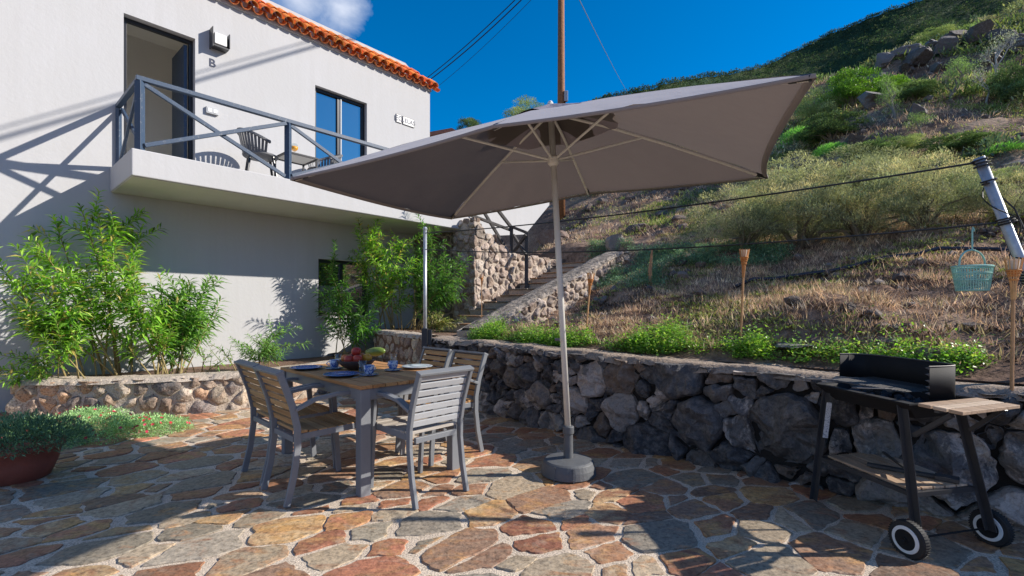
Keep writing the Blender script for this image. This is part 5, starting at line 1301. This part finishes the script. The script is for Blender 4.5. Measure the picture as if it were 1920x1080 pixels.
def branch_tree(mb, root, h, r, spread, levels=3, col=(.22,.19,.15,0), seedv=0):
    """recursive limbs, returns tips"""
    tips = []
    def grow(p, d, L, r, lv):
        n = 4; pts = [p]
        for i in range(n):
            d = (d+Vector((random.gauss(0,.16), random.gauss(0,.16), random.gauss(0,.08)))).normalized(); pts.append(pts[-1]+d*L/n)
        mb.tube(pts, [r*(1-.45*i/n) for i in range(n+1)], 6, col)
        if lv == 0: tips.append(pts[-1]); return
        for k in range(random.randint(2, 4)):
            a = random.uniform(0, 6.28); nd = (d*.7+Vector((math.cos(a), math.sin(a), random.uniform(0,.5)))*spread).normalized(); grow(pts[-1] if k < 2 else pts[2], nd, L*random.uniform(.6,.85), r*.55, lv-1)
    grow(Vector(root), Vector((0,0,1)), h, r, levels); return tips
def bush_mesh(kind, seedv):
    """(trunk MB, foliage MB) of unit size: about 1 m wide, base at the origin"""
    random.seed(seedv); tr = MB(); fo = MB()
    def lumps(nl, sp, lr, per, L, wr, cols, tips=None, flat=.8):
        for i in range(nl):
            d = Vector((random.gauss(0,1), random.gauss(0,1), abs(random.gauss(0,.9)))).normalized(); k = random.uniform(.72, 1.0) if i%3 else random.uniform(.25, .6)
            c = np.array([d.x*sp[0]*k, d.y*sp[1]*k, d.z*sp[2]*k+.06]); r_ = lr*random.uniform(.6, 1.35); n = int(per*(r_/lr)**2)
            q = unit(rng.normal(0,1,(n,3))); q[:,2] = np.where(q[:,2] < -.2, -q[:,2], q[:,2]); P = c+q*np.array([1,1,flat])*r_*(rng.uniform(.55,1.12,(n,1)))
            D = q*.9+rng.normal(0,.5,(n,3)); D[:,2] += .3; Ls = rng.uniform(.6,1.4,n)*L
            base = np.array(random.choice(tips if tips and d.z > .35 and random.random() < .55 else cols)); fo.arr(*leaves(P, D, Ls, Ls*wr, np.clip(base*(1+rng.normal(0,.25,(n,1))),.005,1), .05, .12))
        for i in range(14):
            d = Vector((random.gauss(0,1), random.gauss(0,1), abs(random.gauss(0,.9)))).normalized(); e = Vector((d.x*sp[0], d.y*sp[1], d.z*sp[2]))*.8
            tr.tube([Vector((0,0,-.03)), e*.45+Vector((0,0,.06)), e], [.018,.011,.004], 5, (.20,.17,.12,0))
    if kind == 'broom':
        lumps(75, (.42,.42,.50), .105, 330, .022, .24, [(.13,.145,.085),(.18,.185,.11),(.09,.11,.065),(.21,.205,.125),(.14,.155,.10)], [(.34,.29,.17),(.27,.26,.15),(.23,.24,.13)])
    elif kind in ('dense', 'pale', 'dark'):
        cols = {'dense': [(.13,.24,.035),(.17,.29,.04),(.08,.16,.03)], 'pale': [(.20,.23,.09),(.25,.27,.12),(.14,.18,.07)], 'dark': [(.07,.105,.04),(.10,.145,.055),(.05,.075,.035)]}[kind]
        lumps(48, (.38,.38,.46), .13, 330, .03, .42 if kind != 'pale' else .25, cols)
    elif kind in ('tree', 'grey'):
        tips = branch_tree(tr, (0,0,0), .26, .028, .8, 4 if kind == 'grey' else 3, (.40,.38,.34,0) if kind == 'grey' else (.24,.21,.17,0))
        cols = [(.15,.22,.07),(.20,.27,.10),(.11,.17,.05)] if kind == 'tree' else [(.30,.32,.24),(.36,.36,.28)]
        for c in tips:
            m_ = 60 if kind == 'tree' else 7; P = np.array(c)+rng.normal(0,.042,(m_,3)); dir_ = rng.normal(0,.7,(m_,3)); dir_[:,2]+=.5; Ls = rng.uniform(.02,.042,m_)
            base = np.array(random.choice(cols)); fo.arr(*leaves(P, dir_, Ls, Ls*.22, np.clip(base*(1+rng.normal(0,.2,(m_,1))),.005,1), .05, .15))
    elif kind == 'rosette':   # bright round succulent mound of upright blades
        cols = [(.12,.26,.05),(.17,.34,.07),(.09,.20,.04)]
        n = 3500; d = unit(rng.normal(0,1,(n,3))); d[:,2] = np.abs(d[:,2]); P = d*np.array([.42,.42,.32])*rng.uniform(.7,1,(n,1)); Ls = rng.uniform(.04,.085,n); dd = d.copy(); dd[:,2]+=.7; dd += rng.normal(0,.25,(n,3))
        fo.arr(*leaves(P, dd, Ls, Ls*.16, randcols(n, cols, .2), 0, .1)); tr.tube([(0,0,-.05),(0,0,.2)], [.04,.03], 6, (.2,.17,.13,0))
    return tr, fo
protos = {}
def bush(kind, pos, wdt, hgt, label, name='shrub', variant=0, cat='shrub', group=None, rz=None):
    key = (kind, variant)
    if key not in protos:
        tr, fo = bush_mesh(kind, 50+variant*7+ord(kind[0])%5)
        mt = MB_me(tr, 'trunk', M['bark']); mf = MB_me(fo, 'crown', M['scrub'] if kind != 'dense' else M['leaf']); protos[key] = (mt, mf)
    mt, mf = protos[key]; root = empty(name, pos, random.uniform(0, 6.28) if rz is None else rz); tag(root, label, cat, group); root.scale = (wdt, wdt, hgt)
    for nm, me in (('trunk', mt), ('crown', mf)): o = bpy.data.objects.new(nm, me); C.objects.link(o); o.parent = root
    return root
def MB_me(mb, name, m):
    o = mb.build(name, m); me = o.data; bpy.data.objects.remove(o); return me
def bush_px(kind, x, yb, wpx, hpx, label, **k):
    p, t = on_hill(x, yb); w_ = wpx/905*t; h_ = hpx/905*t; norm = {'broom': 1.05, 'dense': 1.0, 'pale': 1.0, 'dark': 1.0, 'tree': .95, 'grey': 1.2, 'rosette': 1.0}[kind]; nh = {'broom': .68, 'dense': .68, 'pale': .68, 'dark': .68, 'tree': .75, 'grey': .95, 'rosette': .42}[kind]
    return bush(kind, p-Z*.03, w_/norm, h_/nh, label, **k)
random.seed(77)
BB = 'grey green broom bushes on the slope'
for x, y, w_, h_, lb_, v in ((1395,470,230,150,'leftmost grey green broom bush, spreading low towards the parasol',0), (1500,465,260,190,'second broom bush from the left, with straw coloured tips',1), (1620,455,260,190,'large rounded broom bush in the middle of the mass on the slope',0),
                         (1735,425,230,170,'broom bush behind the mint basket cable',1), (1480,400,220,130,'broom bush showing under the right corner of the parasol',1), (1600,375,260,105,'straw tipped broom bush at the top of the mass',0), (1760,365,200,90,'upper right broom bush beside the leaning pole top',1), (1890,420,150,120,'broom bush behind the leaning pole',0)):
    bush_px('broom', x, y, w_, h_, lb_, variant=v, name='broom_bush', group=BB)
for kind, x, y, w_, h_, lb_, v in (('dense',1600,200,120,85,'bright green leafy shrub near the tip of the parasol',0), ('pale',1528,235,95,85,'pale yellowish shrub right beside the parasol tip',0), ('rosette',1505,273,100,42,'round bright green cushion plant below the parasol tip',0),
    ('dark',1560,262,150,60,'dark green low shrub between the cushion plant and the boulder',0), ('tree',1678,225,80,100,'small pale green tree with bare stem beside the grey boulder',0), ('tree',1782,195,110,95,'feathery light green tree on the upper slope',1),
    ('grey',1868,150,100,130,'bare whitish shrub at the top right corner',0), ('grey',1850,200,90,100,'lower bare whitish shrub below the rock row',1), ('dark',1900,200,95,90,'dark olive shrub at the right edge of the upper slope',1),
    ('rosette',1722,52,70,26,'bright cushion plant above the rock row',0), ('pale',1755,85,90,35,'pale spreading shrub on top of the rock row',1), ('rosette',1645,112,60,24,'bright green cushion at the left end of the rock row',0), ('pale',1670,78,80,28,'pale shrub left above the rock row',0),
    ('dense',1850,30,90,45,'yellow green shrub at the very top of the slope',0), ('rosette',1885,290,80,28,'fresh green cushion behind the leaning pole',0), ('dark',1640,300,120,40,'dark green low shrub above the broom mass',1), ('dark',1780,290,160,45,'wide dark shrub on the shaded middle slope',0),
    ('pale',1700,285,90,36,'low pale shrub in the middle of the slope',1), ('rosette',1560,295,80,30,'small green cushion above the broom bushes',0), ('tree',1730,255,70,60,'small leafy stem tree in the middle of the slope',1), ('dark',1715,190,90,40,'dark shrub under the feathery tree',1), ('dense',1660,180,90,42,'green shrub in front of the row of rocks',0), ('pale',1880,345,90,40,'pale shrub on the bank right of the leaning pole',0)):
    bush_px(kind, x, y, w_, h_, lb_, variant=v, cat='shrub' if kind != 'tree' else 'tree', name={'tree':'small_tree','grey':'bare_shrub','rosette':'cushion_plant'}.get(kind, 'shrub'), group='scattered plants on the upper slope')
# trees behind the house
for x, y0, y1, w_, dep, lb_ in ((880,265,205,62,23,'small round tree behind the white house, nearer the tiled roof'), (985,232,172,92,22,'wider round tree left of the utility pole')):
    c = px(x, y0, dep); hgt = (y0-y1)/905*dep; bush('pale' if x > 900 else 'dark', Vector((c.x, c.y, c.z-.15)), w_/905*dep, hgt/.62, lb_, variant=0, name='round_tree', cat='tree', group='round trees behind the house')
# boulders on the slope
def boulder(x, y, rpx, label, col=(.13,.105,.09,.1), flat=.75, sub=4, lift=.25, m='basalt', sx=1.25):
    p, t = on_hill(x, y+rpx*.5); r_ = rpx/905*t; b = MB(); b.rock((0,0,0), (r_*sx, r_*.9, r_*flat), sub, .6, col, seed=x*.13+y); o = b.build('boulder', M[m], smooth=False); o.location = p+Z*r_*lift; o.rotation_euler = (0,0,random.uniform(0,6)); tag(o, label, 'boulder', 'boulders on the slope')
random.seed(41)
rocks = [(1655,118,17,'brownish boulder at the left end of the rock row'), (1690,100,16,'rounded boulder, second in the rock row'), (1718,112,20,'grey boulder low in the rock row'), (1745,92,18,'dark boulder in the middle of the rock row'), (1775,88,22,'big boulder under the pale spreading shrub'), (1800,75,16,'upright boulder in the rock row'),
         (1830,70,24,'largest pale boulder at the right end of the rock row'), (1872,75,18,'boulder below the bare whitish shrub'), (1900,90,18,'last boulder of the rock row at the right edge'), (1640,150,14,'flat boulder just below the rock row'), (1633,190,22,'rounded grey boulder between the bright shrub and the small tree'), (1600,270,17,'grey striped rock above the broom bushes'), (1700,135,12,'small rock under the rock row'), (1760,130,12,'little brown rock under the rock row'), (1860,115,14,'rock beside the lower bare shrub'), (1720,215,16,'dark rock behind the small stem tree')]
for x, y, r_, lb_ in rocks: boulder(x, y, r_*1.25, lb_, random.choice(((.11,.085,.07,.05),(.14,.12,.11,.12),(.10,.075,.06,.0),(.17,.15,.14,.1))), lift=.55)
for x, y, r_, lb_, cf, fl_ in ((1045,442,27,'large pinkish boulder above the stairs, behind the parasol pole',(.17,.115,.09,.05),.7), (1150,455,17,'pointed pale rock standing above the blue green mat',(.26,.22,.19,.05),1.4), (1480,640,34,'flat grey slab lying among the weeds behind the wall',(.20,.20,.19,.1),.16), (1735,668,28,'rounded brown boulder behind the grill',(.17,.12,.09,.0),.75), (1775,690,18,'reddish boulder beside the brown one behind the grill',(.22,.13,.09,.0),.7),
                             (1660,650,20,'dark rock on the earth heap left of the grill boulders',(.10,.075,.06,.0),.8), (1640,600,16,'rock at the top of the earth heap',(.10,.07,.055,.0),.8), (1590,585,13,'small dark rock left of the earth heap top',(.09,.065,.05,.0),.8), (1075,625,11,'small grey stone behind the cap near the tilted torch',(.20,.19,.18,.1),.7), (1700,615,12,'small rock on the right of the earth heap',(.12,.08,.06,.0),.8)):
    boulder(x, y, r_, lb_, cf, fl_)
# irrigation pipe and stake
pts = [on_hill(x, y)[0]+Z*.05 for x, y in ((1375,548),(1412,536),(1450,533),(1500,525),(1560,516),(1600,511),(1640,502),(1680,492),(1720,487),(1760,482),(1810,478),(1870,480),(1910,482))]
b = MB(); o0 = pts[0].copy(); b.tube([p-o0 for p in pts], .022, 8); o = b.build('irrigation_pipe', M['pipe'], smooth=True); o.location = o0; tag(o, 'dark blue irrigation pipe lying across the dry slope', 'pipe')
p = on_hill(1220, 540)[0]; b = MB(); b.tube([(0,0,-.1),(-.01,0,.2),(.02,0,.52)], [.035,.03,.012], 7, (.40,.22,.11,0)); o = b.build('tree_stump', M['bark']); o.location = p; tag(o, 'thin broken brown stump sticking out of the dry slope', 'stump')

# ------------------------------------------------------------------ ground vegetation (stuff)
def scatter(n, s0, s1, u0, u1, dens=None):
    out = []
    while len(out) < n:
        s = random.uniform(s0, s1); u = random.uniform(u0, u1)
        if dens and random.random() > dens(s, u): continue
        out.append((s, u))
    return out
def tufts(pts, nbl, L, cols, wd, spread=.05, lean=.5, var=.25):
    P = []; D = []; Cc = []; Ls = []
    base = np.array([tuple(G(s, u, hill(s, u)-.015)) for s, u in pts]); n = len(base)
    B = np.repeat(base, nbl, 0); m = len(B); P = B+np.concatenate([rng.normal(0, spread, (m, 2)), np.zeros((m, 1))], 1)
    D = np.concatenate([rng.normal(0, lean, (m, 2)), np.ones((m, 1))], 1); tl_ = np.repeat(rng.uniform(.55, 1.35, n), nbl); Ls = L*tl_*rng.uniform(.5, 1.2, m)
    c = np.repeat(np.array(cols)[rng.integers(0, len(cols), n)], nbl, 0); c = np.clip(c*(1+rng.normal(0, var, (m, 1))), .004, 1)
    return leaves(P, D, Ls, np.full(m, wd)*rng.uniform(.6, 1.3, m), c, .1, .1)
random.seed(90)
pn = lambda s, u, k, o: noise.noise(Vector((s*k, u*k, o)))
straw = [(.36,.27,.19),(.28,.20,.14),(.50,.41,.29),(.20,.14,.10),(.40,.31,.19),(.14,.10,.07),(.24,.22,.12),(.33,.24,.175)]
dg = MB()
dg.arr(*tufts(scatter(5600, -4.85, 1.4, .55, 7, lambda s, u: .15+1.2*max(0, .40+1.3*pn(s, u, .9, 1))), 18, .11, straw, .006, .055, .6))
dg.arr(*tufts(scatter(3400, -10, 3.5, 6, 17, lambda s, u: .3+.9*max(0, .4+pn(s, u, .5, 1))), 12, .17, straw, .012, .09, .7))
dg.arr(*tufts(scatter(2600, -18, 6, 15, 32, lambda s, u: .3+.9*max(0, .4+pn(s, u, .4, 1))), 10, .28, straw, .022, .16, .7))
dg.arr(*tufts(scatter(2600, -4.85, 1.4, .55, 8, lambda s, u: .3+1.2*max(0, pn(s, u, 1.3, 71))), 16, .07, [(.035,.024,.018),(.055,.038,.026),(.045,.04,.022)], .011, .06, 1.0))
tag(dg.build('dry_grass', M['dry']), 'straw coloured dry grass and twigs covering the slope', 'grass', kind='stuff')
olive = [(.12,.15,.04),(.16,.19,.05),(.20,.20,.07),(.09,.12,.04),(.24,.24,.09)]
og = MB()
og.arr(*tufts(scatter(2600, -4.85, 1.4, .6, 7, lambda s, u: max(0, pn(s, u, .9, 7)*2.2)), 26, .05, olive, .014, .07, 1.1))
og.arr(*tufts(scatter(1700, -10, 3.5, 6, 17, lambda s, u: max(0, .15+pn(s, u, .6, 7)*1.8)), 20, .14, olive, .022, .12, .8))
og.arr(*tufts(scatter(2400, -18, 6, 14, 32, lambda s, u: max(0, .25+pn(s, u, .4, 7)*1.6)), 18, .28, olive+[(.06,.09,.035)]*4, .05, .24, .8))
tag(og.build('scrub', M['scrub']), 'low olive green scrub scattered over the slope', 'scrub', kind='stuff')
# bright weeds along the back of the wall cap
wd = MB(); bright = [(.13,.27,.04),(.19,.34,.05),(.25,.38,.08),(.09,.19,.03),(.30,.36,.10)]
def weed_d(s, u): return max(0, .85+pn(s, 0, 1.6, 40)*2.0+.5*pn(s, u, 6, 4)-abs(u-.52-.12*pn(s, 0, 1.1, 3))*4.2-(.25 if s > -1.2 else 0))
wp = scatter(1150, -4.7, .25, .38, 1.05, weed_d)
base = np.array([tuple(G(s, u, hill(s, u))) for s, u in wp]); Bn = np.repeat(base, 26, 0); m = len(Bn)
Pw = Bn+np.stack([rng.normal(0,.035,m), rng.normal(0,.035,m), np.abs(rng.normal(0,1,m))*np.repeat(rng.uniform(.01,.09,len(base)), 26)], 1); Dw = rng.normal(0,1,(m,3)); Dw[:,2] = np.abs(Dw[:,2])*.7+.1; Lw = rng.uniform(.018,.036,m)
wd.arr(*leaves(Pw, Dw, Lw, Lw*.75, randcols(m, bright, .22), .2, .15)); tag(wd.build('green_weeds', M['leaf']), 'bright green weeds growing along the back of the boulder wall', 'weeds', kind='stuff')
# blue green mat of creeping plants on the slope left of the broom bushes
mt_ = MB(); mp = []
for _ in range(4200):
    x = random.uniform(1105, 1480); y = random.uniform(470, 550)
    if y > 545-.0*(x-1100) or (x > 1240 and y > 505) or (y > 480 and pn(x*.02, y*.03, 1, 5) < -.25): continue
    mp.append((x, y))
bs2 = []
for x, y in mp[:1500]:
    p, t = on_hill(x, y); bs2.append(tuple(p))
Bn = np.repeat(np.array(bs2), 22, 0); m = len(Bn); Pw = Bn+np.stack([rng.normal(0,.05,m), rng.normal(0,.05,m), rng.uniform(0,.12,m)], 1); Dw = rng.normal(0,.8,(m,3)); Dw[:,2] = np.abs(Dw[:,2])+.2; Lw = rng.uniform(.02,.05,m)
mt_.arr(*leaves(Pw, Dw, Lw, Lw*.35, randcols(m, [(.10,.17,.10),(.13,.20,.11),(.07,.13,.08)], .2), .05, .1)); tag(mt_.build('creeping_mat', M['scrub']), 'blue green creeping plants on the shaded slope', 'ground cover', kind='stuff')
# loose stones in the soil
ls_ = MB(); random.seed(66)
for k in range(900):
    s = random.uniform(-4.8, 1.5); u = random.uniform(.6, 8)
    if random.random() > .35+pn(s, u, .9, 21): continue
    r_ = random.uniform(.02, .09)*(1+u*.08); ls_.rock(G(s, u, hill(s, u)+r_*.2), r_, 1, .4, random.choice(((.11,.08,.065,.05),(.16,.11,.085,.1),(.22,.17,.14,.1),(.08,.06,.05,0))), seed=k, flat=.7)
for k in range(420):
    s = random.uniform(-10, 4); u = random.uniform(8, 26); r_ = random.uniform(.06, .26)
    if random.random() > .35+pn(s, u, .4, 21): continue
    ls_.rock(G(s, u, hill(s, u)), r_, 1, .4, random.choice(((.11,.08,.065,.05),(.16,.11,.085,.1),(.20,.16,.14,.1))), seed=k, flat=.7)
for k in range(170):
    s = random.uniform(-9.5, -3.6); u = random.uniform(6.2, 14); r_ = random.uniform(.08, .30)
    if random.random() > .4+pn(s, u, .6, 23): continue
    ls_.rock(G(s, u, hill(s, u)), r_, 2, .5, random.choice(((.14,.095,.075,.05),(.19,.135,.105,.1),(.11,.08,.065,0))), seed=k, flat=.65)
tag(ls_.build('loose_stones', M['basalt']), 'loose brown stones strewn over the slope', 'stones', kind='stuff')
# low shrub mass of the upper slope
us_ = MB(); random.seed(55)
for k in range(560):
    s = random.uniform(-16, 5); u = random.uniform(8, 33)
    if random.random() > .25+1.3*pn(s, u, .35, 61): continue
    r_ = random.choice((.2,.26,.35,.45,.6))*(.7+u/45); c = G(s, u, hill(s, u)); base = random.choice([(.06,.085,.045),(.09,.12,.055),(.12,.16,.06),(.17,.18,.09),(.055,.08,.05),(.22,.20,.13),(.11,.14,.10)])
    us_.arr(*fluff(tuple(c-Z*.05), r_, r_, r_*.7, 260, .10+.003*u, [base, tuple(q*1.3 for q in base), tuple(q*.7 for q in base)], k, width=.35, inner=.55))
tag(us_.build('upper_scrub', M['scrub']), 'mixed low shrubs covering the upper slope', 'scrub', kind='stuff')
# far hill scrub
fs_ = MB(); random.seed(44); n = 15000
xs = rng.uniform(950, 2000, n); rs = rng.uniform(.12, 1.0, n)**.8; ctr = np.array([tuple(far_pt(x, r_)) for x, r_ in zip(xs, rs)])
# extra row right on the ridge line
xe = rng.uniform(1100, 1900, 900); ce = np.array([tuple(far_pt(x, 1.0)) for x in xe]); ctr = np.concatenate([ctr, ce]); n = len(ctr)
cb_ = np.array([(.040,.066,.034),(.055,.090,.038),(.075,.110,.042),(.032,.052,.032),(.12,.13,.06),(.16,.15,.08)])[rng.choice(6, n, p=[.25,.22,.17,.18,.11,.07])]
K = 18; sz = np.repeat(rng.uniform(.35, 1.25, n), K)[:, None]; B = np.repeat(ctr, K, 0); dd = unit(rng.normal(0,1,(n*K,3))); dd[:,2] = np.abs(dd[:,2])
P = B+dd*sz*np.array([1,1,.8])*rng.uniform(.4,1,(n*K,1)); Ls = (sz[:,0])*rng.uniform(.2,.42,n*K)
fs_.arr(*leaves(P, dd+rng.normal(0,.6,dd.shape), Ls, Ls*.6, np.clip(np.repeat(cb_, K, 0)*np.array([.52,.60,.66])*(1+rng.normal(0,.25,(n*K,1))),.003,1), 0, .1))
tag(fs_.build('far_scrub', M['scrub']), 'dark green scrub covering the far hillside', 'scrub', kind='stuff')
